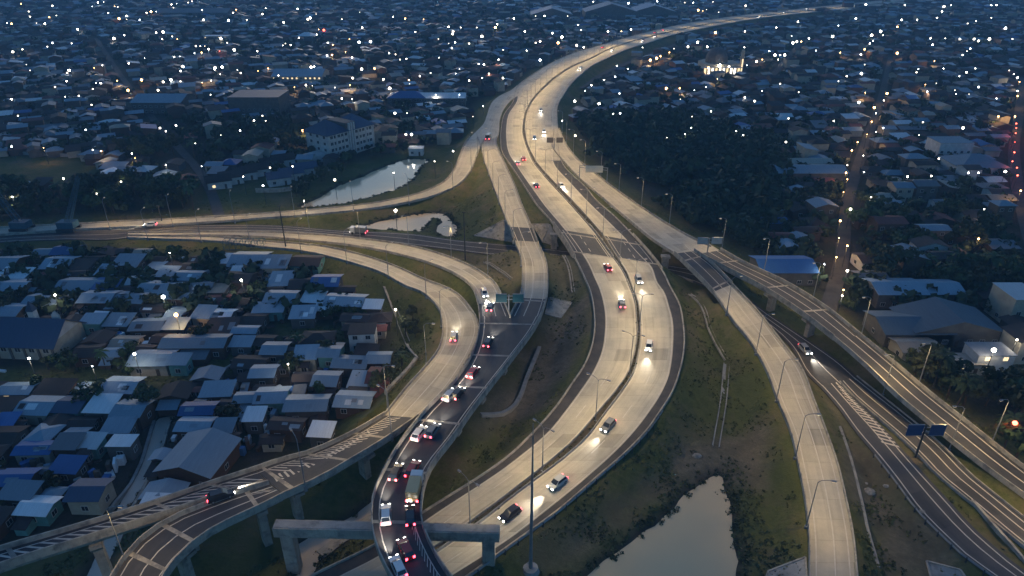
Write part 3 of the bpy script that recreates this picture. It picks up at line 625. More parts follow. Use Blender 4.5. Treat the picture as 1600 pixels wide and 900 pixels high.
viaduct('near_viaduct', 'two lane viaduct branch curving down below the hatched one', 'near_viaduct', 0, n_('near_viaduct'), joints=[(395,782), (282,836), (231,877)], piers=[(290,832,.85), (405,777,.7)],
        hatch=[(.06, .2, -1.0, -2.2, -1.0, -1.3, 1.3, .4)], lane=.5)
# bridges over the cross road
a, b = idx_py('centre_ramp', 351, 381)
viaduct('ramp_bridge', 'short two lane bridge with asphalt deck beside the concrete wing slopes', 'centre_ramp', a, b, joints=[(812,355), (826,378)], depth=1.3, lane=.42, cat='bridge')
ramp_surface('centre_ramp', 'concrete ramp narrowing between grass slopes north of the short bridge', i0=0, i1=a, lane=.42)
k_ = idx_py('centre_ramp', 461, 520)[0]
ramp_surface('centre_ramp', 'curved concrete ramp south of the short bridge', i0=b, i1=k_, lane=.42)
viaduct('ramp_deck', 'asphalt end span of the centre ramp right of the teal sign', 'centre_ramp', k_, n_('centre_ramp'), joints=[(836,463), (832,470)], depth=1.4, lane=.42, cat='bridge')
a, b = idx_py('east_descent', 392, 457)
viaduct('descent_bridge', 'asphalt bridge deck of the ramp that descends by the long gutter', 'east_descent', a, b, joints=[(1083,402), (1123,447)], depth=1.4, lane=.5, cat='bridge')
ramp_surface('east_descent', 'pale concrete ramp descending along the pond side', i0=b, lane=.55)
ramp_surface('east_descent', 'short start of the descending ramp at the gore', i0=0, i1=a, lane=None, kerb=False, dz=-.02)
ramp_surface('east_exit', 'broad pale exit ramp beside the dark wood', lane=None, dz=-.012)
a, b = idx_py('east_flyover', 392, 530)
viaduct('ramp_flyover', 'asphalt flyover ramp on square piers beside the dark town', 'east_flyover', a, b, joints=[(1135,410), (1212,448), (1270,486), (1325,529)], piers=[(1212,448,.7), (1268,485,.7)], lane=.5, edge=(.9, 1.2), cat='flyover')
ramp_surface('east_flyover', 'asphalt ramp running straight down to the right edge', i0=b, mat='asphalt', lane=.5, kh=.9, lw=.25)
ramp_surface('east_flyover', 'gore start of the flyover ramp', i0=0, i1=a, lane=None, kerb=False, dz=-.03)
ramp_surface('west_split', 'pale split roadway leaving the main road', lane=None, kerb=False, dz=-.05)
ramp_surface('west_ramp', 'long concrete ramp sweeping past the long pond', lane=None, kh=.5)
a, b = idx_py('upper_loop', 469, 520)
viaduct('loop_deck', 'asphalt end span of the upper loop ramp under the teal sign', 'upper_loop', a, n_('upper_loop'), joints=[(766,472)], depth=1.4, lane=.45, cat='bridge')
ramp_surface('upper_loop', 'upper concrete loop ramp bending towards the curved flyover', lane=.5, i1=a)
ramp_surface('lower_loop', 'lower concrete loop ramp around the dark grass bank', lane=.5)
ramp_surface('cross_road', 'low grey road passing beneath the bridges', 'cross_road', mat='shoulder', kerb=False, lane=.5, dz=0)
ramp_surface('south_branch', 'lower asphalt branch road with hatched nose', 'branch_road', mat='asphalt', lane=.6, kerb=False, lw=.25)
ramp_surface('north_branch', 'upper asphalt branch road under the blue sign', 'branch_road', mat='asphalt', lane=.55, kh=.3, lw=.25)
mk = MB(); rd = ROADS['south_branch']; st = rd['s'][-1]
hatching(mk, rd['L'], rd['R'], .04*st, .4*st, -.3, -1.2, -.3, -3.4, 1.25, .5)
struct(mk.build('road_hatching', M['paint']), 'white hatched nose between the two branch roads')
# main road bridge
for nm, A, B, lab, oe in (('main_west', eA, eC, 'asphalt bridge deck of the tail light carriageway', 0), ('main_east', eD, eF, 'asphalt bridge deck of the headlight carriageway', 1)):
    i0 = int(np.argmin(np.abs(ys-(392 if oe == 0 else 405)))); i1 = int(np.argmin(np.abs(ys-(359 if oe == 0 else 370)))); k = -2
    c = (A[i0]+B[i1])/2; root = thing('road_bridge', lab, 'bridge', (c[0], c[1], 0)); mb = MB()
    for i in range(i0, i1):
        q = [A[i], B[i+k], B[i+1+k], A[i+1]]; q = [(p[0], p[1], p[2]+.012) for p in q]
        uv = [(0, i*3), (14, i*3), (14, i*3+3), (0, i*3+3)]
        if (Vector(q[1])-Vector(q[0])).cross(Vector(q[2])-Vector(q[0])).z < 0: q.reverse(); uv.reverse()
        mb.face(q, 0, uv)
    mb.build('deck_span', M['asphalt'], root, world=True)
    mb = MB(); N_ = ROADS[nm]['N']; E_ = A if oe == 0 else B; sgn = -1 if oe == 0 else 1; kk = 0 if oe == 0 else k
    wall(mb, E_, N_, .4, 1.0, sgn, -1.7, i0+kk-2, i1+kk+3); mb.build('parapet', M['conc'], root, world=True)
    mb = MB(); I_ = B if oe == 0 else A
    wall(mb, I_, N_, .35, .9, 1 if oe == 0 else -1, -1.7, i0-2, i1+2); mb.build('parapet', M['conc'], root, world=True)
    mb = MB()   # girder soffit
    for i in range(i0+1, i1-1):
        q = [A[i], B[i+k], B[i+1+k], A[i+1]]; mb.face([(p[0], p[1], p[2]-1.6) for p in q])
    mb.build('girder_soffit', M['conc_grey'], root, world=True)
    for i in (i0, i1-1):
        mb = MB(); q0 = [A[i], B[i+k]]; d = Vector(A[i+1]-A[i]).normalized()*.45
        f = [Vector(q0[0])-d, Vector(q0[1])-d, Vector(q0[1])+d, Vector(q0[0])+d]; f = [(p.x, p.y, p.z+.03) for p in f]
        if (Vector(f[1])-Vector(f[0])).cross(Vector(f[2])-Vector(f[0])).z < 0: f.reverse()
        mb.face(f); mb.build('expansion_joint', M['conc'], root, world=True)
    mk = MB()
    for fr in (.12, .5, .9):
        for i in range(i0, i1):
            if fr == .5 and i % 2: continue
            p = lambda i_, g: Vector(A[i_])+(Vector(B[i_+k])-Vector(A[i_]))*g+Vector((0, 0, .026))
            q = [p(i, fr), p(i, fr+.016), p(i+1, fr+.016), p(i+1, fr)]
            if (q[1]-q[0]).cross(q[2]-q[0]).z < 0: q.reverse()
            mk.face(q)
    mk.build('lane_marking', M['paint'], root, world=True)
# abutment walls and piers of the crossing
def slab_wall(name, label, p0, p1, z0, z1, th=.5, mat='conc', cat='wall'):
    a, b = Vector(P(*p0, z1)), Vector(P(*p1, z1)); c = (a+b)/2; root = thing(name, label, cat, (c.x, c.y, z0), math.atan2(b.y-a.y, b.x-a.x))
    L = (b-a).length/2; mb = MB(); mb.box(-L, L, -th/2, th/2, -1, z1-z0); mb.build('wall_face', M[mat], root)
    mb = MB(); mb.box(-L-.1, L+.1, -th/2-.1, th/2+.1, z1-z0, z1-z0+.25); mb.build('coping', M['conc'], root); return root
slab_wall('abutment_wall', 'concrete abutment wall under the tail light carriageway bridge', (872,352), (905,360), .5, 5.6)
slab_wall('abutment_wall', 'concrete abutment wall under the descent bridge gore', (1036,381), (1074,384), .5, 6)
for x, y, lab in ((1040, 400, 'square pier under the exit ramp gore'), (866, 366, 'square pier beside the pale wing slopes')):
    c = P(x, y, 6); root = thing('bridge_pier', lab, 'pier', (c.x, c.y, .3)); mb = MB(); mb.box(-1, 1, -.8, .8, -.8, 5.2); mb.build('column', M['conc'], root)
    mb = MB(); mb.box(-1.4, 1.4, -1, 1, 5.2, 5.9); mb.build('capping', M['conc'], root)
# concrete wing slopes: pixel corners with their heights
def hit(px, py):
    """where the sight line through a photo pixel meets the ground"""
    lo, hi = -3.0, 14.0
    for k in range(60):
        z = hi-(hi-lo)*k/60; p = P(px, py, z)
        if ground_z(p.x, p.y) >= z: break
    a, b = z, z+(hi-lo)/60
    for _ in range(12):
        m = (a+b)/2; p = P(px, py, m)
        if ground_z(p.x, p.y) >= m: a = m
        else: b = m
    return P(px, py, (a+b)/2)
def slope(label, q, mat='conc', n=9, lift=.22):
    if len(q) == 3: q = q+[q[2]]
    G = [[None]*(n+1) for _ in range(n+1)]
    for i in range(n+1):
        for j in range(n+1):
            u, v = i/n, j/n; x = (q[0][0]*(1-u)+q[1][0]*u)*(1-v)+(q[3][0]*(1-u)+q[2][0]*u)*v; y = (q[0][1]*(1-u)+q[1][1]*u)*(1-v)+(q[3][1]*(1-u)+q[2][1]*u)*v
            G[i][j] = hit(x, y)+Vector((0, 0, lift))
    c = G[n//2][n//2]; root = thing('slope_paving', label, 'paving', (c.x, c.y, c.z-1)); mb = MB()
    for i in range(n):
        for j in range(n):
            f = [G[i][j], G[i+1][j], G[i+1][j+1], G[i][j+1]]
            if (f[1]-f[0]).cross(f[2]-f[0]).z+(f[2]-f[0]).cross(f[3]-f[0]).z < 0: f.reverse()
            mb.face(f)
    rim = [G[i][0] for i in range(n)]+[G[n][j] for j in range(n)]+[G[i][n] for i in range(n, 0, -1)]+[G[0][j] for j in range(n, 0, -1)]
    dn = Vector((0, 0, -.9))
    for a, b in zip(rim, rim[1:]+rim[:1]): mb.face([a, b, b+dn, a+dn])
    mb.build('slope_slab', M[mat], root, world=True); mb = MB()
    for a, b in zip(rim, rim[1:]+rim[:1]): mb.bar(a+Vector((0, 0, .04)), b+Vector((0, 0, .04)), .3, .22)
    mb.build('edge_kerb', M['conc'], root, world=True)
slope('grey wing slope left of the short bridge', [(741,369),(786,345),(797,354),(800,379)], lift=.25)
slope('sunken triangular paving between the two bridges', [(831,351),(857,351),(847,378)])
slope('narrow brown wing slope at the tail light bridge', [(859,351),(867,367),(872,386),(847,379)], 'conc_grey')
slope('pale cone of paving right of the curved flyover', [(858,466),(893,474),(876,498),(852,492)])
slope('blue-grey paving corner at the pond edge', [(1200,894),(1258,872),(1262,935),(1185,935)], 'conc_grey')
slope('grey headwall paving at the bottom of the brown field', [(1447,878),(1500,892),(1530,935),(1462,935)], 'conc_grey')
# portal frame straddling the main road
L0, R0 = Vector(P(425, 826, 10)), Vector(P(780, 834, 10)); ax = (R0-L0).normalized(); ln = (R0-L0).length; c = (L0+R0)/2
root = thing('portal_frame', 'concrete portal frame straddling the highway under the curved flyover', 'portal frame', (c.x, c.y, 0), math.atan2(ax.y, ax.x))
mb = MB(); mb.box(-ln/2, ln/2, 0, 2.1, 8.0, 9.95); mb.build('cross_beam', M['conc'], root)
mb = MB(); mb.box(-ln/2, ln/2, .25, 1.85, 9.95, 10.02)
mb.build('beam_seat', M['conc_grey'], root)
for x in (-ln/2+.9, ln/2-2.9):
    mb = MB(); mb.box(x, x+2.1, .1, 2.0, -2, 8.0); mb.build('leg', M['conc'], root)
# kerb walls and gutters (concrete strips with depth)
def strip(name, label, pts, w=.7, h=.35, mat='conc', dz=.05, cat='gutter', channel=False):
    a = [P(x, y, z) for x, y, z in pts]; n = []
    q = [0.0]
    for i in range(1, len(a)): q.append(q[-1]+(a[i]-a[i-1]).length)
    qq = np.linspace(0, q[-1], max(4, int(q[-1]/2.5))); A = np.stack([hermite(q, [p[k] for p in a], qq) for k in range(3)], 1)
    for p in A: p[2] = ground_z(p[0], p[1])
    T = np.gradient(A, axis=0); T[:, 2] = 0; T /= np.linalg.norm(T, axis=1)[:, None]; N_ = np.stack([T[:, 1], -T[:, 0], 0*T[:, 0]], 1)
    m = A[len(A)//2]; root = thing(name, label, cat, (m[0], m[1], m[2])); mb = MB()
    if channel: mb.sweep(A, N_, [(-w, -.4), (w, -.4), (w, h), (w-.18, h), (w-.3, dz-.1), (-w+.3, dz-.1), (-w+.18, h), (-w, h)])
    else: mb.sweep(A, N_, [(-w, -.4), (w, -.4), (w, h), (-w, h)])
    mb.build('channel_bed' if channel else 'wall_run', M[mat], root, world=True); return root
strip('gutter', 'long pale gutter stepping down the grass between the highway and the ramp', [(1077,464,3),(1097,497,1.5),(1107,525,1),(1133,573,0)], .55, .25, channel=True)
strip('gutter', 'bluish double edged drain running down towards the pond', [(1134,578,0),(1131,620,0),(1118,700,0)], .8, .3, 'conc_grey', channel=True)
strip('gutter', 'pale gutter on the grass bank right of the centre ramp', [(878,404,4),(888,430,3),(895,470,2)], .5, .25, channel=True)
strip('gutter', 'grey gutter curving down between loop ramp and centre ramp', [(757,412,1),(775,428,1),(790,445,1),(799,457,1)], .5, .3, 'conc_grey', channel=True)
strip('gutter', 'thin drain line crossing the brown field', [(1307,675,0),(1322,720,0),(1335,770,0),(1352,840,0),(1368,890,0)], .6, .06, 'conc_grey', channel=True)
strip('retaining_wall', 'thick kerb wall curving under the curved flyover', [(843,545,0),(826,585,0),(800,640,0),(783,655,0),(752,668,0)], .45, .7, 'conc_grey', cat='wall')
strip('gutter', 'bright thin water channel along the loop ramp grass', [(603,455,0),(612,474,0),(620,490,0),(627,510,0),(634,528,0),(645,555,0),(657,578,0)], .75, .15, channel=True)  # no water here: pale concrete stands in for the sky reflected off it
strip('retaining_wall', 'low wall along the cross road under the descent bridge', [(1035,424,.7),(1060,434,.7),(1083,440,.7)], .3, .6, cat='wall')
strip('retaining_wall', 'thin pale wall in the ditch beside the lower branch road', [(1515,791,1),(1550,830,1),(1600,884,1)], .25, .8, cat='wall')
strip('retaining_wall', 'low wall on the near bank of the dull channel', [(590,803,0),(540,832,0),(500,862,0)], 1.1, .5, cat='wall')
strip('canal_wall', 'pale wall on the right bank of the house canal', [(264,660,0),(240,735,0),(222,772,0),(206,800,0),(185,852,0)], .3, .7, cat='wall')
strip('canal_wall', 'pale wall on the left bank of the house canal', [(240,655,0),(210,738,0),(170,800,0)], .3, .7, 'conc_grey', cat='wall')
strip('canal_wall', 'long low wall running back from the canal to the loop ramp', [(266,635,0),(320,600,0),(372,566,0),(398,545,0)], .35, .8, 'conc_grey', cat='wall')
strip('canal_wall', 'pale wall hugging the lower loop ramp below the thin canal', [(652,582,0),(640,600,0),(622,625,0),(606,645,0)], .4, 1.0, cat='wall')
strip('boundary_wall', 'white boundary wall below the row of gabled houses', [(400,301,0),(450,298,0),(490,280,0),(515,266,0)], .25, 1.8, cat='wall')
strip('boundary_wall', 'pale wall along the far edge of the dark field', [(-10,239,0),(60,243,0),(130,246,0)], .25, 1.6, 'conc_grey', cat='wall')
# guard rails
def guardrail(label, A, N_, side, i0, i1, out=.9):
    E_ = A[i0:i1]+N_[i0:i1]*side*out; m = E_[len(E_)//2]; root = thing('guard_rail', label, 'guard rail', (m[0], m[1], m[2]))
    mb = MB(); mb.sweep(E_, N_[i0:i1]*side, [(0, .5), (.06, .42), (.06, .56), (0, .64), (.06, .74), (.0, .84), (-.03, .84), (-.03, .5)]); mb.build('rail_beam', M['metal'], root, world=True)
    s = np.concatenate([[0], np.cumsum(np.linalg.norm(np.diff(E_, axis=0), axis=1))]); mb = MB()
    for t in np.arange(0, s[-1], 3.0):
        p = [np.interp(t, s, E_[:, k]) for k in range(3)]; mb.box(p[0]-.1, p[0]+.1, p[1]-.1, p[1]+.1, p[2]-.9, p[2]+.8)
    stuff(mb.build('rail_post', M['dark_steel'], root, world=True))
k0 = int(np.argmin(np.abs(ys-940))); k1 = int(np.argmin(np.abs(ys-560))); k2 = int(np.argmin(np.abs(ys-640)))
guardrail('steel guard rail on dark posts along the headlight side shoulder', eF, ROADS['main_east']['N'], 1, k0, k2)
rd = ROADS['south_branch']; guardrail('guard rail along the brown field edge of the lower branch road', rd['L'], rd['N'], -1, 8, len(rd['L'])-1, .6)
# ------------------------------------------------------------------ street lamps of the highway
def lamp_protos():
    out = {}
    for arms in (1, 2):
        root = thing('street_lamp', 'x', 'street lamp')
        mb = MB(); mb.tube((0, 0, -1), (0, 0, 10.6), .13, .07); mb.box(-.25, .25, -.25, .25, -1, .15); mb.build('pole', M['metal'], root)
        for s_ in ((1,) if arms == 1 else (1, -1)):
            mb = MB(); a = [(0, 0, 10.4), (.5*s_, 0, 11.0), (1.4*s_, 0, 11.25), (2.1*s_, 0, 11.3)]
            for p, q in zip(a, a[1:]): mb.tube(p, q, .06, .05, 5)
            mb.build('arm', M['metal'], root)
            mb = MB(); mb.box(min(2.0*s_, 2.75*s_), max(2.0*s_, 2.75*s_), -.17, .17, 11.22, 11.4); mb.box(min(2.05*s_, 2.7*s_), max(2.05*s_, 2.7*s_), -.14, .14, 11.16, 11.22, 1)
            mb.build('lamp_head', [M['metal'], M['road_lamp']], root)
        out[arms] = root
    return out
LP = lamp_protos(); LAMPN = {}
SPOT = {}
def spot(power, north=False):
    k = (round(power, 2), north)
    if k not in SPOT:
        l = bpy.data.lights.new('lamp_light', 'SPOT'); l.energy = LAMP_W*power; l.color = (1, .68, .27) if north else (1, .75, .4); l.spot_size = R(158); l.spot_blend = .7; l.shadow_soft_size = .35; SPOT[k] = l
    return SPOT[k]
used = {1: False, 2: False}
def road_lamp(base, rot, arms, power, label, group):
    if used[arms]: o = dup(LP[arms], base, rot, label)
    else: o = LP[arms]; o.location = base; o.rotation_euler = (0, 0, rot); o['label'] = label; used[arms] = True
    o['group'] = group
    if power:
        for x_ in ((2.4,) if arms == 1 else (2.4, -2.4)):
            l = link('lamp_light', spot(power/arms, base[1] > 205), o); l.location = (x_, 0, 11.05)
    return o
_o = 'first second third fourth fifth sixth seventh eighth ninth tenth eleventh twelfth thirteenth fourteenth fifteenth sixteenth seventeenth eighteenth nineteenth'.split()
ORD = ['']+[o+' ' for o in _o[1:]]+[(tt+'ieth' if u == 0 else tt+'y-'+_o[u-1])+' ' for tt in ('twent', 'thirt', 'fort', 'fift', 'sixt') for u in range(10)]
def row(nm, A, N_, side, spacing, lo, hi, arms, power, what, out=.6, boost=1.0):
    """lamps along one edge while its photo y lies in lo..hi, numbered from the viewer away"""
    E_ = A+N_*side*out; pts = []; s = np.concatenate([[0], np.cumsum(np.linalg.norm(np.diff(E_, axis=0), axis=1))])
    for t in np.arange(spacing*.4, s[-1], spacing):
        p = Vector([np.interp(t, s, E_[:, k]) for k in range(3)]); nn = Vector([np.interp(t, s, N_[:, k]) for k in range(3)])*(-side)
        x, y = PX(p)
        if lo <= y <= hi and -150 < x < 1750: pts.append((y, p, math.atan2(nn.y, nn.x)))
    pts.sort(key=lambda q: -q[0])
    for i, (y, p, r) in enumerate(pts):
        road_lamp((p.x, p.y, p.z), r, arms, power*(boost if y < 330 else 1), f'street lamp, {ORD[i] if i else "first "}from the near end of {what}', 'street lamps '+what.replace('the ', 'of the ', 1))
ctr = (eC+eD)/2
row('m', ctr, ROADS['main_west']['N'], 1, 19, 75, 900, 2, 1.7, 'the planted median', 0, boost=1.5)
row('m', ctr, ROADS['main_west']['N'], 1, 45, 8, 74, 2, 3.0, 'the distant straight', 0, boost=1)
rd = ROADS['east_exit']; row('x', rd['R'], rd['N'], 1, 20, 205, 372, 1, 1.15, 'the exit ramp', .9)
rd = ROADS['east_flyover']; row('f', rd['R'], rd['N'], 1, 19, 380, 900, 1, 1.0, 'the right hand flyover ramp', .5)
rd = ROADS['east_descent']; row('d', rd['L'], rd['N'], -1, 18, 462, 900, 1, .8, 'the descending ramp', .6)
rd = ROADS['north_branch']; row('n', rd['R'], rd['N'], 1, 20, 590, 880, 1, .6, 'the upper branch road', .8)
rd = ROADS['centre_ramp']; row('c', rd['L'], rd['N'], -1, 19, 225, 455, 1, .85, 'the centre ramp', .6)
rd = ROADS['west_ramp']; row('w', rd['R'], rd['N'], 1, 22, 225, 362, 1, 1.0, 'the long pond ramp', .6)
rd = ROADS['lower_loop']; row('l', rd['R'], rd['N'], 1, 20, 372, 640, 1, .65, 'the lower loop ramp', .6)
rd = ROADS['upper_loop']; row('u', rd['L'], rd['N'], -1, 20, 365, 468, 1, .75, 'the upper loop ramp', .6)
rd = ROADS['west_viaduct']; row('v', rd['L'], rd['N'], -1, 20, 660, 790, 1, .28, 'the hatched viaduct', .1)
rd = ROADS['near_viaduct']; row('y', rd['R'], rd['N'], 1, 18, 780, 890, 1, .35, 'the lower viaduct branch', .1)
# tall mast in the foreground
c = P(829, 893, 0); g = ground_z(c.x, c.y)
root = thing('lighting_mast', 'tall dark lighting mast rising in front of the near carriageway', 'lighting mast', (c.x, c.y, g))
mb = MB(); mb.tube((0, 0, -1), (0, 0, 12), .34, .24, 10); mb.tube((0, 0, 12), (0, 0, 31.5), .24, .07, 10); mb.build('pole', M['metal'], root)
mb = MB(); mb.tube((0, 0, -.5), (0, 0, .6), 1.6, 1.3, 12); mb.build('footing', M['conc_grey'], root)
for px, py, h, lab in ((727, 405, 17, 'tall dark pole standing in the grass left of the short bridge'), (447, 388, 15, 'tall dark pole beside the start of the loop ramps'), (253, 346, 6, 'slim pale pole beside the left end of the ramps')):
    c = P(px, py, 1); root = thing('lighting_mast', lab, 'lighting mast', (c.x, c.y, ground_z(c.x, c.y))); mb = MB(); mb.tube((0, 0, -1), (0, 0, h), .25, .12, 8); mb.build('pole', M['dark_steel'], root)
    mb = MB(); mb.box(-.6, .6, -.1, .1, h, h+.25); mb.build('cross_arm', M['dark_steel'], root)
# ------------------------------------------------------------------ sign gantries
SIGN = {'blue': nmat('sign_blue', (.02, .06, .15), (.025, .07, .17), 1, .4), 'teal': nmat('sign_teal', (.015, .085, .11), (.02, .1, .13), 1, .4), 'back': nmat('sign_back', (.42, .43, .40), (.34, .35, .33), 1, .5), 'brown': nmat('sign_back_dark', (.13, .11, .09), (.1, .085, .07), 1, .5)}
def sign(label, px, py, z, top_y, panels, mat, arms_h):
    """T post: foot pixel px,py at height z; panels = (x0,x1) px, top_y/bottom px of the panels"""
    c = P(px, py, z); dist = Vector((c.x, c.y, c.z-H)).length; k = (c.y*CP-(z-H)*SP)/F     # metres per pixel across
    dpr = math.atan2(H-z, c.y); kz = k/math.cos(dpr)
    z1 = (py-top_y[1])*kz; z2 = (py-top_y[0])*kz
    root = thing('road_sign', label, 'road sign', (c.x, c.y, z)); mb = MB(); mb.tube((0, 0, -1), (0, 0, z2-.3), .22, .18, 8); mb.build('post', M['metal'] if mat != 'blue' else M['dark_steel'], root)
    x0 = min(p[0] for p in panels); x1 = max(p[1] for p in panels); mb = MB(); zm = (z1+z2)/2
    for zz in (zm-.5, zm+.5): mb.box((x0-px)*k, (x1-px)*k, -.08, .08, zz-.08, zz+.08)
    mb.build('cross_arm', M['metal'], root)
    for a, b in panels:
        mb = MB(); mb.box((a-px)*k, (b-px)*k, -.28, -.12, z1, z2); w = MB()
        o = mb.build('sign_panel', SIGN[mat], root)
        for e in ((z1-.02, z1+.1), (z2-.1, z2+.02)): w.box((a-px)*k-.03, (b-px)*k+.03, -.31, -.1, e[0], e[1])
        w.build('panel_frame', M['metal'], o)
sign('dark blue twin panel sign over the upper branch road', 1431, 712, 2, (665, 681), [(1403, 1427), (1438, 1461)], 'blue', 0)
sign('teal twin panel sign over the nose of the curved flyover', 795, 489, 7.6, (459, 472), [(775, 792), (801, 818)], 'teal', 0)
sign('pale grey twin panel sign at the flyover gore', 1104, 402, 7.7, (371, 381), [(1086, 1102), (1108, 1124)], 'back', 0)
sign('small brown twin panel sign on the distant exit gore', 866, 232, 4.9, (215, 223), [(854, 864), (869, 879)], 'brown', 0)
c = P(948, 287, 5.5); root = thing('sign_gantry', 'cream overhead sign on a steel gantry over the exit ramp', 'sign gantry', (c.x, c.y, 4)); k = (c.y*CP-(5.5-H)*SP)/F
for x in (-4, 0): pass
c2 = P(905, 262+20, 5.5)
mb = MB(); mb.tube((0, 0, -1), (0, 0, 8.4), .2, .16, 8); mb.build('post', M['metal'], root)
mb = MB(); mb.tube((c2.x-c.x, c2.y-c.y, 0), (c2.x-c.x, c2.y-c.y, 8.4), .2, .16, 8); mb.build('post', M['metal'], root)
mb = MB(); mb.bar((0, 0, 8.2), (c2.x-c.x, c2.y-c.y, 8.2), .18, .18); mb.bar((0, 0, 7.2), (c2.x-c.x, c2.y-c.y, 7.2), .18, .18); mb.build('cross_arm', M['metal'], root)
mb = MB(); mb.box(-9.2, -2, -.4, -.2, 6.4, 9.2); mb.build('sign_panel', nmat('cream_sign', (.75, .66, .5), (.68, .6, .45), 1, .5), root)
# ------------------------------------------------------------------ vehicles
def car_proto(paint, kind='car', lights='both', simple=False):
    root = thing('car', 'x', 'car')
    hw = .86
    def loft(mb, prof, w0, w1, zsplit, mi=0):
        pts = []
        for x, z in prof:
            w = w0 if z <= zsplit else w1; pts.append((x, z, w))
        n = len(pts)
        for s_ in (-1, 1):
            f = [(x, s_*w, z) for x, z, w in pts]; mb.face(f if s_ < 0 else f[::-1], mi)
        for i in range(n):
            a, b = pts[i], pts[(i+1) % n]; mb.face([(a[0], -a[2], a[1]), (a[0], a[2], a[1]), (b[0], b[2], b[1]), (b[0], -b[2], b[1])], mi)
    mb = MB(); loft(mb, [(-2.15, .3), (2.1, .3), (2.2, .55), (2.1, .82), (1.1, 1.0), (-2.1, 1.05), (-2.2, .7)], hw, hw*.96, .6); mb.build('body', CARP[paint], root)
    mb = MB(); loft(mb, [(1.15, .99), (.35, 1.6), (-1.6, 1.64), (-2.05, 1.04)], hw*.92, hw*.76, 1.2); cab = mb.build('cabin', CARP[paint], root)
    if not simple:
        mb = MB(); mb.face([(1.13, -.68, 1.03), (1.13, .68, 1.03), (.42, .6, 1.56), (.42, -.6, 1.56)]); mb.v = [(x+.03, y, z+.02) for x, y, z in mb.v]; mb.build('windscreen', M['glass'], root)
        mb = MB(); mb.face([(-2.04, .68, 1.1), (-2.04, -.68, 1.1), (-1.68, -.6, 1.56), (-1.68, .6, 1.56)]); mb.v = [(x-.03, y, z+.02) for x, y, z in mb.v]; mb.build('rear_window', M['glass'], root)
        for s_ in (-1, 1):
            mb = MB(); f = [(.85, s_*.81, 1.08), (-1.8, s_*.81, 1.08), (-1.5, s_*.69, 1.54), (.38, s_*.69, 1.54)]; mb.face(f if s_ > 0 else f[::-1]); mb.build('side_window', M['glass'], root)
    for x in (1.35, -1.4):
        for s_ in (-1, 1):
            mb = MB(); mb.tube((x, s_*.62, .32), (x, s_*.88, .32), .32, .32, 10); mb.tube((x, s_*.86, .32), (x, s_*.9, .32), .19, .19, 8, 1); mb.build('wheel', [M['tyre'], M['metal']], root)
    for s_ in (-1, 1):
        mb = MB(); mb.box(2.1, 2.24, s_*.58-.2, s_*.58+.2, .58, .82); mb.build('headlight', M['head'], root)
        mb = MB(); mb.box(-2.26, -2.1, s_*.62-.18, s_*.62+.18, .62, 1.0); mb.build('tail_light', M['tail'], root)
    return root
def truck_proto(paint, bus=False):
    root = thing('truck' if not bus else 'bus', 'x', 'truck' if not bus else 'bus')
    if bus:
        mb = MB(); mb.box(-5, 5, -1.2, 1.2, .5, 3.1); mb.build('body', CARP[paint], root)
        for s_ in (-1, 1):
            mb = MB(); mb.box(-4.7, 4.6, s_*1.21-.02, s_*1.21+.02, 1.6, 2.6); mb.build('side_window', M['glass'], root)
        mb = MB(); mb.box(4.98, 5.03, -1.05, 1.05, 1.3, 2.8); mb.build('windscreen', M['glass'], root); e0, e1 = 5.02, -5.02
    else:
        mb = MB(); mb.box(1.6, 3.3, -1.05, 1.05, .5, 2.5); mb.box(1.9, 3.3, -1.0, 1.0, 2.5, 2.6); mb.build('cab', CARP['white'], root)
        mb = MB(); mb.box(3.28, 3.33, -.9, .9, 1.5, 2.3); mb.build('windscreen', M['glass'], root)
        mb = MB(); mb.box(-2.6, 1.4, -1.05, 1.05, .95, 2.9); mb.build('cargo_box', CARP[paint], root)
        mb = MB(); mb.box(-2.5, 3.1, -.4, .4, .5, .94); mb.build('chassis', M['dark_steel'], root); e0, e1 = 3.34, -2.63
    for x in ((3.2, -3) if bus else (2.4, -1.2, -2.0)):
        for s_ in (-1, 1):
            mb = MB(); mb.tube((x, s_*.8, .48), (x, s_*1.12, .48), .48, .48, 10); mb.build('wheel', M['tyre'], root)
    for s_ in (-1, 1):
        mb = MB(); mb.box(e0-.05, e0+.06, s_*.8-.2, s_*.8+.2, .75, 1.0); mb.build('headlight', M['head'], root)
        mb = MB(); mb.box(e1-.06, e1+.05, s_*.9-.2, s_*.9+.2, .75, 1.15); mb.build('tail_light', M['tail'], root)
    return root
CP_ = {}
beam = bpy.data.lights.new('headlight_beam', 'SPOT'); beam.energy = 4500; beam.color = (1, .92, .78); beam.spot_size = R(50); beam.spot_blend = 1; beam.shadow_soft_size = .15
def vehicle(nm, px, py, paint, label, kind='car', away=True, group=None, lit=False, head=None):
    rd = ROADS[nm]; cc = np.array([PX(p) for p in rd['C']]); i = int(np.argmin((cc[:, 0]-px)**2+(cc[:, 1]-py)**2)); i = min(max(i, 1), len(cc)-2)
    z = rd['C'][i][2]+.02; p = P(px, py, z+.6); t = rd['T'][i]
    d = Vector((t[0], t[1], 0))
    if (d.y > 0) != away: d = -d
    if head is not None and d.x*head < 0: d = -d
    key = (kind, paint)
    if key not in CP_: o = CP_[key] = car_proto(paint) if kind == 'car' else truck_proto(paint, kind == 'bus'); o.location = (p.x, p.y, z)
    else: o = dup(CP_[key], (p.x, p.y, z))
    o.rotation_euler = (0, 0, math.atan2(d.y, d.x)); o['label'] = label
    dz_ = rd['C'][min(i+1, len(cc)-1)]-rd['C'][i-1]
    o['group'] = group or 'vehicles on the highway'
    if kind != 'car': o['category'] = kind
    if lit:
        l = link('headlight_beam', beam, o); l.location = (2.3, 0, .75); l.rotation_euler = (0, -math.pi/2+R(4), 0)
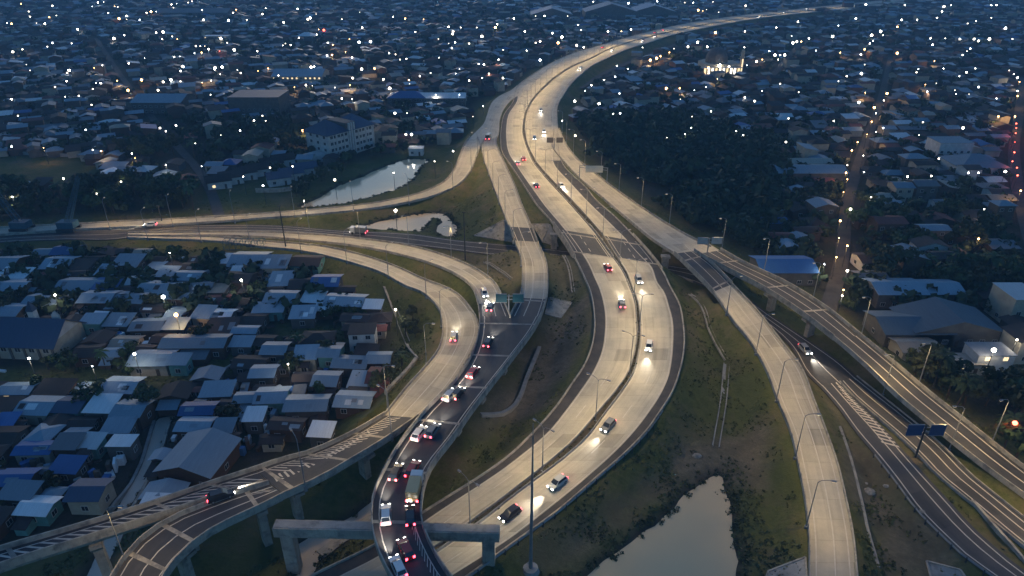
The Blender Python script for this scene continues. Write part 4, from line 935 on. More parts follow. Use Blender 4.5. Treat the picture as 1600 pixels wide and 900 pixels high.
for a in [
 ('main_east',998,437,'silver','silver car with bright headlights just south of the bridge','car',False),
 ('main_east',1014,541,'white','white car with bright headlights on the widest part of the bend','car',False),
 ('main_east',950,665,'grey','grey car with lit headlights below the bend, beside the planted median','car',False),
 ('main_east',871,754,'silver','silver car with lit headlights left of the pond tip','car',False),
 ('main_east',797,803,'black','dark car with lit headlights just right of the portal frame','car',False),
 ('main_east',877,290,'white','white car with bluish headlights right of the median, north of the bridge','car',False),
 ('main_east',845,172,'silver','silver car with headlights farthest up the straight before the far bend','car',False),
 ('main_east',850,205,'white','white car beside the small brown twin sign','car',False),
 ('main_east',835,216,'blue','blue car left of the small brown twin sign, near the median','car',False),
 ('main_east',907,106,'silver','silver car with glaring headlights on the far bend','car',False),
 ('main_east',957,78,'white','white car with glaring headlights beyond the far bend','car',False),
 ('main_east',1005,63,'grey','grey car with headlights on the distant straight','car',False),
 ('main_east',1024,57,'silver','silver car close behind another pair of distant headlights','car',False),
 ('main_east',1188,26,'white','white car with headlights far along the straight, short of the town lights','car',False),
 ('main_east',1226,20,'white','white car with headlights on the farthest stretch, ahead of a pair','car',False),
 ('main_east',1262,14,'silver','silver car with headlights at the farthest end of the road','car',False),
 ('main_west',818,248,'red','red car with tail lights beside the widening grass wedge','car',True),
 ('main_west',809,255,'white','white car at the kerb beside the grass wedge','car',True),
 ('main_west',838,290,'black','black car with red tail lights halfway to the bridge','car',True),
 ('main_west',950,418,'red','red car with tail lights just off the bridge deck','car',True),
 ('main_west',972,475,'grey','grey car with pink tail lights by the bend median','car',True),
 ('main_west',942,74,'red','red car with tail lights beyond the far bend','car',True),
 ('main_west',1024,51,'black','black car with red tail lights on the distant straight','car',True),
 ('main_west',1037,47,'silver','silver car leaving along the distant straight','car',True),
 ('curved_flyover',766,480,'grey','grey car with tail lights at the top nose of the curved flyover','car',True),
 ('curved_flyover',763,535,'black','black car with red tail lights below the second flyover joint','car',True),
 ('curved_flyover',739,582,'red','red car with tail lights in the middle of the flyover straight','car',True),
 ('curved_flyover',715,615,'black','black car, right of a pair below the third flyover joint','car',True),
 ('curved_flyover',703,617,'silver','silver car, left of a pair below the third flyover joint','car',True),
 ('curved_flyover',655,677,'white','white car, left of a pair at the fourth flyover joint','car',True),
 ('curved_flyover',676,673,'grey','grey car, right of a pair at the fourth flyover joint','car',True),
 ('curved_flyover',619,738,'black','black car by the inner parapet at the fifth flyover joint','car',True),
 ('curved_flyover',645,733,'red','red car by the outer parapet at the fifth flyover joint','car',True),
 ('curved_flyover',603,804,'white','white car by the inner parapet over the portal frame','car',True),
 ('curved_flyover',641,806,'black','black car by the outer parapet over the portal frame','car',True),
 ('curved_flyover',634,858,'red','red car beside the hatched strip below the portal frame','car',True),
 ('curved_flyover',622,886,'white','white car lowest on the curved flyover','car',True),
 ('lower_loop',709,526,'silver','silver car with red tail lights alone on the lower loop ramp','car',True),
 ('upper_loop',757,458,'white','white car with glowing lights at the end of the upper loop ramp','car',False),
 ]: vehicle(*a, lit=(a[0] == 'main_east' and a[2] > 280))
vehicle('south_branch', 1262, 545, 'silver', 'silver car with bright headlights where the cross road emerges', 'car', False) if False else None
vehicle('cross_road', 1258, 546, 'silver', 'silver car with bright headlights emerging from under the flyover ramp', 'car', False, lit=True)
vehicle('far_viaduct', 345, 774, 'black', 'small dark car braking on the hatched viaduct branch', 'car', True)
vehicle('curved_flyover', 648, 768, 'tan', 'tan box truck against the outer parapet of the curved flyover', 'truck', True)
vehicle('west_split', 763, 216, 'black', 'dark truck at the split of the two ramps', 'truck', True)
vehicle('cross_road', 562, 363, 'grey', 'dark grey truck with lit rear on the low cross road', 'truck', True, head=-1)
vehicle('west_ramp', 235, 351, 'white', 'white car with lit tail lights on the long pond ramp', 'car', True, head=-1)
# ------------------------------------------------------------------ labels by landmark
LM = [('the church hall', 65, 535), ('the brown gabled barn', 295, 740), ('the house canal', 225, 740), ('the dark field', 90, 268), ('the long pond', 590, 290), ('the white block', 530, 240),
      ('the orange lit shop', 335, 78), ('the red lamp', 499, 52), ('the far bend', 850, 95), ('the twin grey sheds', 970, 25), ('the mosque', 1120, 108), ('the dark wood', 1040, 250),
      ('the arched hall', 1470, 525), ('the red lit street', 1588, 230), ('the straight side street', 1318, 330), ('the vivid blue shed', 1230, 432), ('the two storey white box', 565, 535), ('the blue lit bungalow', 390, 405),
      ('the bright blue roof by the bus sized shed', 105, 725), ('the long low wall', 330, 600), ('the far left corner', 60, 20), ('the far right corner', 1540, 30), ('the lower loop ramp', 560, 640), ('the dull park trees', 380, 175)]
LM[18] = ('the vivid blue roof', 105, 730)
LMW = [(n, P(x, y)) for n, x, y in LM]
BINS = {}
DIRW = {'l': 'left of', 'r': 'right of', 'f': 'in front of', 'b': 'behind'}
NTH = [o.strip() for o in ORD[1:]]
def place(objs):
    """objs: list of (object, x, y, phrase); gives every one a label that counts outward from its nearest landmark"""
    b = {}
    for o, x, y, ph in objs:
        d, k = min((math.hypot(x-w.x, (y-w.y)*.8), i) for i, (n, w) in enumerate(LMW)); w = LMW[k][1]
        dx, dy = x-w.x, y-w.y; s = ('r' if dx > 0 else 'l') if abs(dx) > abs(dy) else ('b' if dy > 0 else 'f')
        b.setdefault((ph, k, s), []).append((d, o))
    for (ph, k, s), l in b.items():
        l.sort(key=lambda t: t[0])
        for i, (d, o) in enumerate(l):
            q = '' if len(l) == 1 else (', nearest one ' if i == 0 else f', {NTH[i-1] if i <= len(NTH) else str(i+1)+"th"} nearest ')
            o['label'] = f'{ph}{q or " "}{DIRW[s]} {LM[k][0]}'
# ------------------------------------------------------------------ houses
unit = {}
def unit_mesh(key, mats, fn):
    if key not in unit:
        mb = MB(); fn(mb); unit[key] = mb.mesh(key.split('|')[0], mats)
    return unit[key]
def window_mesh(lit):
    def fn(mb):
        mb.box(-.6, .6, -.04, .06, -.55, .55, 0); mb.box(-.68, .68, -.06, .05, -.64, -.55, 1); mb.box(-.68, .68, -.06, .05, .55, .64, 1); mb.box(-.68, -.6, -.06, .05, -.55, .55, 1); mb.box(.6, .68, -.06, .05, -.55, .55, 1); mb.box(-.03, .03, -.055, .0, -.55, .55, 1)
    return unit_mesh('window|'+str(lit), [M['lit'] if lit else M['glass'], WALL['white']], fn)
def door_mesh():
    return unit_mesh('door|0', [WALL['wood']], lambda mb: mb.box(-.45, .45, -.05, .06, 0, 2.05))
def roof_geo(mb, w, d, h, kind, ov=.55, th=.1, pitch=.28, mi=0):
    """returns the height of the ridge; ridge along x for G, along y for Y; S falls to the front"""
    X0, X1, Y0, Y1 = -w/2-ov, w/2+ov, -d/2-ov, d/2+ov
    def slab(a, b, c, e):
        n = [(p[0], p[1], p[2]+th) for p in (a, b, c, e)]; lo = [a, b, c, e]
        mb.face(n, mi); mb.face(lo[::-1], mi)
        for i in range(4):
            j = (i+1) % 4; mb.face([lo[i], lo[j], n[j], n[i]], mi)
    if kind == 'G':
        r = d/2*pitch; e = h-ov*pitch
        slab((X0, Y0, e), (X1, Y0, e), (X1, 0, h+r), (X0, 0, h+r)); slab((X0, 0, h+r), (X1, 0, h+r), (X1, Y1, e), (X0, Y1, e)); return h+r
    if kind == 'Y':
        r = w/2*pitch; e = h-ov*pitch
        slab((X0, Y0, e), (0, Y0, h+r), (0, Y1, h+r), (X0, Y1, e)); slab((0, Y0, h+r), (X1, Y0, e), (X1, Y1, e), (0, Y1, h+r)); return h+r
    if kind == 'S':
        r = d*pitch*.6; slab((X0, Y0, h-ov*pitch*.6), (X1, Y0, h-ov*pitch*.6), (X1, Y1, h+r+ov*pitch*.6), (X0, Y1, h+r+ov*pitch*.6)); return h+r
    if kind == 'H':
        q = min(w, d)/2; r = q*pitch*1.5; e = h-ov*pitch; a = max(0.01, w/2-q); z = h+r
        T = [(-a, 0, z+th), (a, 0, z+th)]; B = [(X0, Y0, e), (X1, Y0, e), (X1, Y1, e), (X0, Y1, e)]; U = [(x, y, z_+th) for x, y, z_ in B]
        mb.face([U[0], U[1], T[1], T[0]], mi); mb.face([U[2], U[3], T[0], T[1]], mi); mb.face([U[1], U[2], T[1]], mi); mb.face([U[3], U[0], T[0]], mi); mb.face(B[::-1], mi)
        for i in range(4):
            j = (i+1) % 4; mb.face([B[i], B[j], U[j], U[i]], mi)
        return z
    slab((X0+.3, Y0+.3, h), (X1-.3, Y0+.3, h), (X1-.3, Y1-.3, h), (X0+.3, Y1-.3, h)); return h
def wall_geo(mb, w, d, h, kind, pitch=.28, mi=0):
    mb.box(-w/2, w/2, -d/2, d/2, -.6, h, mi)
    if kind == 'G':
        r = d/2*pitch
        for x, s in ((-w/2, -1), (w/2, 1)):
            f = [(x, -d/2, h), (x, d/2, h), (x, 0, h+r)]; mb.face(f if s > 0 else f[::-1], mi)
    elif kind == 'Y':
        r = w/2*pitch
        for y, s in ((-d/2, 1), (d/2, -1)):
            f = [(-w/2, y, h), (w/2, y, h), (0, y, h+r)]; mb.face(f if s > 0 else f[::-1], mi)
    elif kind == 'S':
        r = d*pitch*.6; mb.face([(w/2, -d/2, h), (w/2, d/2, h), (w/2, d/2, h+r)], mi); mb.face([(-w/2, d/2, h), (-w/2, -d/2, h), (-w/2, d/2, h+r)], mi); mb.face([(w/2, d/2, h), (-w/2, d/2, h), (-w/2, d/2, h+r), (w/2, d/2, h+r)], mi)
COLW = {'z': 'blue-grey zinc', 'l': 'bright pale zinc', 'b': 'blue painted', 'd': 'dark rusted', 'g': 'dull grey sheet', 't': 'tan sheet', 'r': 'red tile', 'n': 'navy', 'k': 'slate blue'}
FORM = {'G': 'gabled', 'Y': 'front gabled', 'S': 'single slope', 'H': 'hipped', 'F': 'flat'}
HOUSES = []
def house(x, y, rot, w, d, h, kind, col, wallm, label=None, det=2, annex=False, lit=False, pitch=.28, name='house', cat='house', group='tin roofed houses of the town'):
    rr = random.Random(int(x*13+y*7)); z = ground_z(x, y)
    root = thing(name, label or 'x', cat, (x, y, z), rot, group)
    mb = MB(); wall_geo(mb, w, d, h, kind, pitch); mb.build('wall', WALL[wallm], root)
    mb = MB(); rz = roof_geo(mb, w, d, h, kind, pitch=pitch); roof = mb.build('roof', ROOF[col], root)
    if det >= 1:
        n = max(1, int(w/3.2))
        for i in range(n):
            xx = -w/2+(i+.5)*w/n; lt = lit and rr.random() < .6
            if i == n//2 and n > 1: o = link('door', door_mesh(), root); o.location = (xx, -d/2, 0)
            else: o = link('window', window_mesh(lt), root); o.location = (xx, -d/2, 1.6)
            if h > 5: o = link('window', window_mesh(lt), root); o.location = (xx, -d/2, 4.6)
        for s in (-1, 1):
            o = link('window', window_mesh(False), root); o.location = (s*w/2, rr.uniform(-d*.2, d*.2), 1.6); o.rotation_euler = (0, 0, s*math.pi/2)
    if det >= 2 and kind in 'GS' and w > 6:
        # odd sheets of another age on the near slope
        for k in range(rr.randint(0, 3)):
            sw = rr.uniform(.9, 2.6); x0 = rr.uniform(-w/2, w/2-sw); half = (d/2 if kind == 'G' else d); t0 = rr.uniform(0, .45); t1 = min(1, t0+rr.uniform(.35, .6))
            p = pitch if kind == 'G' else pitch*.6; ya, yb = -d/2+half*t0, -d/2+half*t1; za, zb = h+half*t0*p+.13, h+half*t1*p+.13
            mb = MB(); c2 = rr.choice('zlldgz' if col != 'l' else 'zzdg')
            mb.face([(x0, ya, za), (x0+sw, ya, za), (x0+sw, yb, zb), (x0, yb, zb)]); mb.face([(x0, ya, za-.04), (x0, yb, zb-.04), (x0+sw, yb, zb-.04), (x0+sw, ya, za-.04)])
            mb.build('roof_sheet', ROOF[c2], roof)
    if annex:
        aw = w*rr.uniform(.4, .75); ad = rr.uniform(2.2, 4); ax = rr.uniform(-1, 1)*(w-aw)/2; ah = h*.72; s = -1 if rr.random() < .75 else 1
        mb = MB(); mb.box(ax-aw/2, ax+aw/2, min(s*d/2, s*(d/2+ad)), max(s*d/2, s*(d/2+ad)), -.5, ah-.35); mb.build('annex_wall', WALL[wallm], root)
        mb = MB(); y0, y1 = s*(d/2+.05), s*(d/2+ad+.4); f = [(ax-aw/2-.3, y1, ah-.5), (ax+aw/2+.3, y1, ah-.5), (ax+aw/2+.3, y0, ah+.25), (ax-aw/2-.3, y0, ah+.25)]
        if s > 0: f.reverse()
        mb.face([(a, b, c+.08) for a, b, c in f]); mb.face(f[::-1])
        for i in range(4):
            j = (i+1) % 4; mb.face([f[i], f[j], (f[j][0], f[j][1], f[j][2]+.08), (f[i][0], f[i][1], f[i][2]+.08)])
        mb.build('annex_roof', ROOF[rr.choice(['z', 'd', 'd', 'g', col])], root)
    if not label: HOUSES.append((root, x, y, f'{FORM[kind]} house, {COLW[col]} roof'))
    return root
OCC = []           # (x, y, radius) already built on
def free(x, y, r, pad=.6):
    for a, b, c in OCC:
        if abs(a-x) < c+r and abs(b-y) < c+r and math.hypot(a-x, b-y) < (c+r)*pad: return False
    return True
GR = {}
def occ(x, y, w, d):
    k = (int(x//20), int(y//20)); GR.setdefault(k, []).append((x, y, w/2, d/2))
def clear(x, y, w, d, gap=.3):
    kx, ky = int(x//20), int(y//20)
    for i in range(kx-2, kx+3):
        for j in range(ky-2, ky+3):
            for a, b, c, e in GR.get((i, j), ()):
                if abs(a-x) < c+w/2+gap and abs(b-y) < e+d/2+gap: return False
    return True
def buildable(x, y, r=6, need=.5):
    return grid_at(ND, x, y) > r and grid_at(WD, x, y) > r*.7 and grid_at(town, x, y) >= need
# hand placed: cx, cy, w px, h px, form, colour, (lit)
TAB = '''390,402,58,26,G,z,1 95,407,46,22,G,z 105,388,40,16,G,b 12,407,40,24,G,z 200,408,44,18,S,z 170,421,34,14,S,z 22,426,50,16,S,l 15,445,64,26,G,z 130,441,78,22,G,z 168,443,46,18,S,b 262,424,30,14,S,z 295,428,46,16,G,z
252,447,70,22,G,z 312,445,46,20,G,g 340,448,32,18,F,t 372,431,50,18,G,d 440,436,36,20,S,z 470,440,34,18,G,d 510,436,46,20,G,b 432,409,40,18,S,z 480,405,50,18,G,d,1 205,462,56,18,G,z 155,462,54,20,G,z 70,466,60,20,G,z 285,458,60,14,G,z
345,487,40,16,G,l 318,486,30,18,S,z 145,497,40,16,S,z 186,499,40,18,S,z 232,503,52,20,G,z 275,505,34,16,S,z 305,530,110,22,G,z 378,532,34,12,S,z 238,557,66,26,G,z 280,561,30,16,S,z 190,598,56,26,G,z 340,607,50,22,S,z 385,618,36,16,G,z
310,635,54,20,G,b 398,646,26,16,S,l 60,630,58,30,G,z 112,628,44,26,G,n 160,630,44,26,S,l 205,634,50,26,G,z 185,663,46,22,S,z 305,660,56,22,G,z 350,665,30,16,S,z 440,460,50,20,G,z 420,478,50,14,S,z 474,487,40,18,S,z 540,466,66,20,G,z 583,474,28,12,S,l 507,478,30,12,S,l
430,541,40,20,G,z 478,550,36,20,S,z 515,546,34,18,G,z 548,562,58,20,G,z 592,556,38,18,G,z 412,577,40,20,G,z 510,588,40,24,G,z 562,593,30,24,S,l 594,592,36,26,G,r 425,615,50,26,G,z 480,627,70,26,G,z 555,630,60,26,G,z 395,647,34,14,S,z 448,660,56,16,G,d 503,673,36,16,S,l
55,697,60,18,G,b 143,687,30,14,S,l 190,686,42,12,F,l 105,688,40,12,S,g 105,725,46,24,S,b 22,742,62,26,G,b 30,765,56,12,S,z 138,762,54,34,G,n 58,787,54,28,G,l 256,764,66,26,Y,z 240,786,40,12,S,l 20,480,40,24,G,z 10,655,24,12,S,b'''
SPEC = {(105, 725): ('house with vivid blue single slope roof among the rusted roofs', 'x'), (390, 402): ('bungalow with blue-grey roof and lit veranda windows below the loop ramps', 'x')}
hw_ = ['grey', 'brick', 'wood', 'brick', 'grey', 'cream', 'teal']
k_ = 0
# special buildings first, so that nothing is put on top of them
def hall():
    a, b = P(-30, 545, 5), P(112, 560, 5); c = P(40, 520, 6); w, d, h = 27.0, 12.0, 4.6
    c = P(12, 556, 1.0); y = c.y+d/2; x = c.x; root = thing('church_hall', 'large church hall with plain navy roof, cream bays and small bell turret', 'church hall', (x, y, ground_z(x, y)), R(-4)); occ(x, y, w+4, d+6)
    mb = MB(); wall_geo(mb, w, d, h, 'G', .72); mb.build('wall', WALL['cream'], root)
    mb = MB(); rz = roof_geo(mb, w, d, h, 'G', .8, .2, .72); mb.build('roof', ROOF['n'], root)
    for i in range(8):
        xx = -w/2+.3+i*(w-.6)/7; mb = MB(); mb.box(xx-.25, xx+.25, -d/2-.35, -d/2, -.5, h-.1); mb.build('buttress', WALL['grey'], root)
        if i < 7: o = link('window', window_mesh(False), root); o.location = (xx+(w-.6)/14, -d/2, 3); o.scale = (1.2, 1, 1)
    mb = MB(); mb.face([(w/2+.02, -d/2+1, h+.6), (w/2+.02, d/2-1, h+.6), (w/2+.02, 0, h+d/2*.72-.4)]); mb.face([(w/2+.05, -d/2+1, h+.6), (w/2+.05, d/2-1, h+.6), (w/2+.05, 0, h+d/2*.72-.4)]); mb.build('gable_panel', WALL['white'], root)
    t = MB(); t.box(4.2, 5.8, .2, 1.8, h, rz+1.9); tw = t.build('turret', WALL['white'], root)
    t = MB()
    for q in ((-.8, -.8), (.8, -.8), (.8, .8), (-.8, .8)): pass
    cxx, cyy, zz = 5, 1, rz+1.9
    B = [(cxx-1, cyy-1, zz), (cxx+1, cyy-1, zz), (cxx+1, cyy+1, zz), (cxx-1, cyy+1, zz)]
    for i in range(4): t.face([B[i], B[(i+1) % 4], (cxx, cyy, zz+2.8)])
    t.face(B[::-1]); t.build('spire', ROOF['n'], tw)
    t = MB(); t.box(10, 12.2, .8, 1.2, h, rz+.7); t.face([(10, .79, rz+.7), (12.2, .79, rz+.7), (11.1, .79, rz+1.9)]); t.face([(12.2, 1.2, rz+.7), (10, 1.2, rz+.7), (11.1, 1.2, rz+1.9)]); t.build('front_gable', WALL['white'], root)
hall()
def barn():
    c = P(299, 764, 0); w, d, h = 11.2, 11, 4.0; y = c.y+d/2; occ(c.x, y, w+1, d+1)
    house(c.x, y, R(-9), w, d, h, 'Y', 'z', 'brick', 'big brown gabled barn with blue-grey roof beside the house canal', det=1, name='barn', cat='barn', pitch=.34, group='barns')
barn()
def box_house():
    c = P(566, 551, 0); y = c.y+3; occ(c.x, y, 9, 7)
    root = house(c.x, y, R(4), 6.6, 5.5, 5.6, 'F', 'd', 'white', 'small two storey white box house with dark flat roof and one window', det=1, group='box houses')
box_house()
def white_block():
    a, b = P(486, 254, 0), P(581, 232, 0); e = P(500, 215, 0)
    L = (b-P(517, 251, 0)); ang = math.atan2(L.y, L.x); w = L.length+2; d, h = 17.0, 12.5
    c0 = P(517, 251, 0); ux = Vector((math.cos(ang), math.sin(ang), 0)); uy = Vector((-ux.y, ux.x, 0)); c = c0+ux*w/2+uy*d/2
    root = thing('apartment_block', 'white four storey block with dark hipped roofs above the long pond', 'block', (c.x, c.y, 0), ang); occ(c.x, c.y, w*1.1+6, w*.9)
    mb = MB(); mb.box(-w/2, w/2, -d/2, d/2, -1, h); mb.build('wall', WALL['white'], root)
    for x0, ww in ((-w/4-1, w/2-1), (w/4+1, w/2-1)):
        mb = MB(); roof_geo(mb, ww, d, h, 'H', .9, .15, .5); mb.v = [(x+x0, y, z) for x, y, z in mb.v]; mb.build('roof', ROOF['n'], root)
    mb = MB()
    for i in range(3): mb.box(-1.8+i*1.5, -1.0+i*1.5, -d/2-.8, -d/2+.2, -1, h+3.2)
    mb.build('fin', WALL['white'], root)
    mb = MB(); mb.box(-3, 3, -d/2+.1, d/2-3, h, h+3.4); mb.build('stair_tower', WALL['grey'], root)
    for fl in range(4):
        for i in range(12):
            x = -w/2+2+i*(w-4)/11
            if abs(x) < 3: continue
            o = link('window', window_mesh(False), root); o.location = (x, -d/2, 1.6+fl*3.05); o.scale = (1.25, 1, 1.25)
        for i in range(3):
            o = link('window', window_mesh(False), root); o.location = (-w/2, -d/2+3+i*5, 1.6+fl*3.05); o.rotation_euler = (0, 0, -math.pi/2); o.scale = (1.3, 1, 1.2)
    for i in range(7):
        mb = MB(); x = -w/2+i*w/6; mb.box(x-.25, x+.25, -d/2-.25, -d/2, -1, h-.2); mb.build('pilaster', WALL['white'], root)
    mb = MB(); mb.box(-w/2-9, -w/2-.5, -d/2+2, -d/2+10, -1, 3.4); mb.build('porch', WALL['white'], root)
white_block()
def mosque():
    c = P(1122, 114, 0); root = thing('mosque', 'pale domed mosque with lit arcade and short minaret', 'mosque', (c.x, c.y, 0), 0); occ(c.x, c.y, 46, 32)
    mb = MB(); mb.box(-14, 14, -9, 11, -1, 8); mb.build('wall', WALL['cream'], root)
    mb = MB(); mb.dome((-2, 2, 10), 8.5, 0, 16, 6, 1.1); mb.tube((-2, 2, 8), (-2, 2, 10.2), 8.6, 8.6, 16); d = mb.build('dome', WALL['grey'], root)
    mb = MB(); mb.tube((-2, 2, 19), (-2, 2, 22), .3, .1, 6); mb.build('finial', M['metal'], d)
    for i in range(10):
        mb = MB(); x = -13+i*2.9; mb.box(x-.8, x+.8, -9.12, -9, .5, 5.6); mb.build('lit_arch', M['lit_white'] if i % 3 else M['lit'], root)
    mb = MB(); mb.box(-16, 15, -13, -9.2, 5.8, 6.2); mb.build('arcade_roof', WALL['white'], root)
    mb = MB(); mb.tube((15, -8, -1), (15, -8, 17), 1.6, 1.4, 10); mb.tube((15, -8, 13), (15, -8, 13.6), 2.3, 2.3, 10); mb.dome((15, -8, 17), 1.5, 0, 10, 4, 1.4); mb.build('minaret', WALL['cream'], root)
    mb = MB(); mb.tube((15, -9.8, 2), (15, -9.8, 12), .5, .5, 6); mb.build('lit_panel', M['lit'], root)
mosque()
def shed(label, px, py, w, d, h, kind, col, rot=0, wallm='grey', lit=False, cat='shed', name='shed', pitch=.28):
    c = P(px, py, 0); x, y = c.x, c.y+d/2; occ(x, y, w+2, d+2)
    return house(x, y, R(rot), w, d, h, kind, col, wallm, label, det=1, lit=lit, name=name, cat=cat, pitch=pitch, group='large sheds')
for a in (('wide grey shed with low gable, left of the twin sheds', 862, 33, 52, 40, 8, 'Y', 'z'), ('left one of the twin grey gabled sheds', 955, 30, 68, 46, 9, 'Y', 'z'), ('right one of the twin grey gabled sheds', 1022, 29, 58, 46, 8, 'Y', 'z'),
          ('long low grey shed at the far left horizon', 300, 27, 96, 30, 6, 'G', 'g'), ('dark tall hall left of the white block', 400, 184, 30, 22, 12, 'F', 'n'), ('pale pitched hall on the far left slope of roofs', 247, 178, 30, 22, 7, 'G', 'z'),
          ('wide curved looking shed beside the park trees', 465, 133, 36, 24, 6, 'G', 'z', 0, 'cream', True), ('long pale roofed hall behind the white block', 670, 168, 46, 14, 6, 'G', 'l'), ('blue roofed hall beside the long pale one', 636, 168, 24, 14, 6, 'H', 'b'),
          ('vivid blue shed roof hard against the flyover ramp', 1230, 448, 17, 12, 5, 'G', 'b'), ('blue-grey shed left of the paired right hand sheds', 1405, 483, 14, 10, 5, 'G', 'z'), ('blue-grey shed right of the paired right hand sheds', 1466, 480, 13, 9, 4.5, 'G', 'z'),
          ('arched hall with broad blue-grey roof and dark arch', 1492, 543, 23, 13, 4.6, 'Y', 'k', 0, 'grey'), ('long flat blue-grey wing left of the arched hall', 1432, 543, 18, 12, 4.2, 'G', 'k'), ('small cream kiosk with lit window beside the arched hall', 1510, 586, 7.5, 5, 3.2, 'F', 't', 0, 'cream', True),
          ('white gatehouse frame in front of the arched hall', 1548, 585, 9, 6, 5.6, 'F', 'g', 0, 'white', True), ('tall pale block on the right edge behind the arched hall', 1594, 512, 8, 10, 9, 'F', 'l', 0, 'cream'), ('small pump house at the end of the long pond', 650, 243, 7, 5, 3.6, 'F', 'l', 0, 'white'),
          ('pale stepped house on the far right slope', 1488, 252, 16, 12, 9, 'F', 'z', 0, 'white'), ('long tan roofed shed by the straight side street', 1255, 270, 26, 9, 4.5, 'G', 't'), ('long blue-grey shed below the tan roofed one', 1268, 287, 30, 12, 5, 'G', 'z'),
          ('hipped roof hall with twin lights left of the red lit street', 1535, 278, 22, 18, 5, 'H', 'z', 0, 'white', True), ('orange lit shop front in the far left town', 338, 66, 24, 10, 6, 'F', 'l', 0, 'cream', True), ('domed pale pavilion in the far town', 478, 66, 18, 14, 6, 'H', 'l')):
    shed(*a)
# row of gabled houses by the wall
for i, (x, y) in enumerate(((338, 297), (358, 290), (379, 283), (400, 277), (421, 268), (440, 262), (432, 291), (452, 284), (474, 276))):
    c = P(x, y, 0); occ(c.x, c.y+4, 11, 9)
    house(c.x, c.y+4, R(26), 9.5, 7.5, 3.6, 'G', 'd' if i < 6 else 'n', 'white', f'white walled gabled house, {NTH[i-1] if i else "first"} from the left in the row by the boundary wall', det=1, lit=i == 0, pitch=.5, group='row of white walled houses')
for a in TAB.split():
    q = a.split(','); cx, cy0, wp, hp = map(float, q[:4]); kind, col = q[4], q[5]; lit = len(q) > 6
    s = scale_at(cy0)*1.03; w = max(3.5, wp/s*.86); dp = math.sin(math.atan2(H, P(cx, cy0).y)); d = max(3.5, hp/(s*dp)*(1.0 if kind == 'G' else .9)*.86)
    h = 3.1+(k_ % 4)*.25; c = P(cx, cy0, h+.5)
    if not clear(c.x, c.y, w*.8, d*.8, -.6): w *= .85; d *= .85
    occ(c.x, c.y, w, d)
    sp_ = SPEC.get((int(cx), int(cy0)))
    house(c.x, c.y, R(random.uniform(-5, 4)), w, d, h, kind, col, hw_[k_ % 7], sp_[0] if sp_ else None, annex=(k_ % 3 == 1 and kind == 'G'), lit=lit, det=2); k_ += 1
# infill of older houses, as many as fit
def visible(x, y, m=60):
    if y < 60: return False
    px, py = PX((x, y, 3)); return -m < px < 1600+m and -m < py < 900+m
NEAR = wpoly([(-60,383),(300,385),(430,395),(470,402),(596,452),(600,520),(640,590),(590,640),(470,690),(240,775),(-60,850)])
cand = []
for gy_ in np.arange(75, 215, 5.6):
    for gx_ in np.arange(-180, 10, 7.2):
        x = gx_+random.uniform(-1.4, 1.4); y = gy_+random.uniform(-1, 1); cand.append((x, y))
inN = inpoly(np.array([c[0] for c in cand]), np.array([c[1] for c in cand]), NEAR)
for (x, y), ok in zip(cand, inN):
    if not ok or not visible(x, y, 90) or not buildable(x, y, 5, .6): continue
    if random.random() < .05: continue
    for tr in range(4):
        w, d = random.uniform(4.8, 8)*(1-.25*tr), random.uniform(4, 6.2)*(1-.25*tr)
        if clear(x, y, w, d, -.1): break
    else: continue
    occ(x, y, w, d); col = random.choices('dzgltr', (66, 14, 12, 1, 3, 5))[0]; kind = random.choices('GSYHF', (60, 18, 8, 8, 4))[0]
    house(x, y, R(random.uniform(-6, 5)), w, d, random.uniform(2.5, 3.1), kind, col, random.choice(['brick', 'wood', 'grey', 'brick', 'cream']), None, annex=random.random() < .4, det=2, lit=random.random() < .05)
# the town beyond: nearest ones single, the rest one mass
FOREST = [wpoly([(905,190),(960,185),(1100,195),(1210,230),(1225,290),(1200,330),(1190,395),(1120,360),(1000,270),(930,230)]), wpoly([(-60,300),(130,300),(330,295),(330,335),(100,343),(-60,350)]), wpoly([(250,190),(470,190),(480,240),(330,265),(180,250)]),
          wpoly([(880,150),(905,120),(960,110),(900,170),(895,200),(880,190)]), wpoly([(1320,440),(1600,420),(1600,470),(1450,450)]), wpoly([(1400,590),(1600,620),(1600,740),(1500,660)]), wpoly([(1220,300),(1310,290),(1310,330),(1200,350)]), wpoly([(1330,300),(1520,290),(1560,400),(1340,400)])]
FOREST.append(wpoly([(880,190),(1000,200),(1130,330),(1200,418),(1188,440),(1110,400),(1040,352),(940,285)]))
FW = [.02, .05, .12, .05, .6, .3, .75, .7, 0]
seeds = [(random.uniform(-1500, 1500), random.uniform(150, 1900), R(random.uniform(-28, 28))) for _ in range(90)]
SX = np.array([(a, b) for a, b, _ in seeds])
far = []
def scatter_rows(y0, y1, st):
    y = y0
    while y < y1:
        half = (y+40)*.86; x = -half
        while x < half:
            far.append((x+random.uniform(-.3, .3)*st, y+random.uniform(-.3, .3)*st)); x += st*random.uniform(.85, 1.2)
        y += st*.86
scatter_rows(150, 520, 9.2); scatter_rows(520, 900, 11.5); scatter_rows(900, 1750, 16)
fx = np.array(far); okp = np.ones(len(fx), bool); fr_p = np.full(len(fx), 1.0)
okp &= ~inpoly(fx[:, 0], fx[:, 1], NEAR)
for w_, pr in zip(FOREST, FW):
    m = inpoly(fx[:, 0], fx[:, 1], w_); fr_p[m] = pr
STREETS = [([(1288,500),(1312,420),(1322,330),(1345,245),(1372,170),(1392,90)], 4.6), ([(1640,470),(1598,330),(1584,240),(1592,180),(1600,120)], 5), ([(905,140),(950,112),(1010,88),(1065,66)], 5), ([(345,345),(330,300),(250,200),(190,120),(150,60)], 4), ([(1205,120),(1260,60),(1290,35)], 5), ([(700,150),(560,125),(420,112),(300,118)], 4)]
SW = []
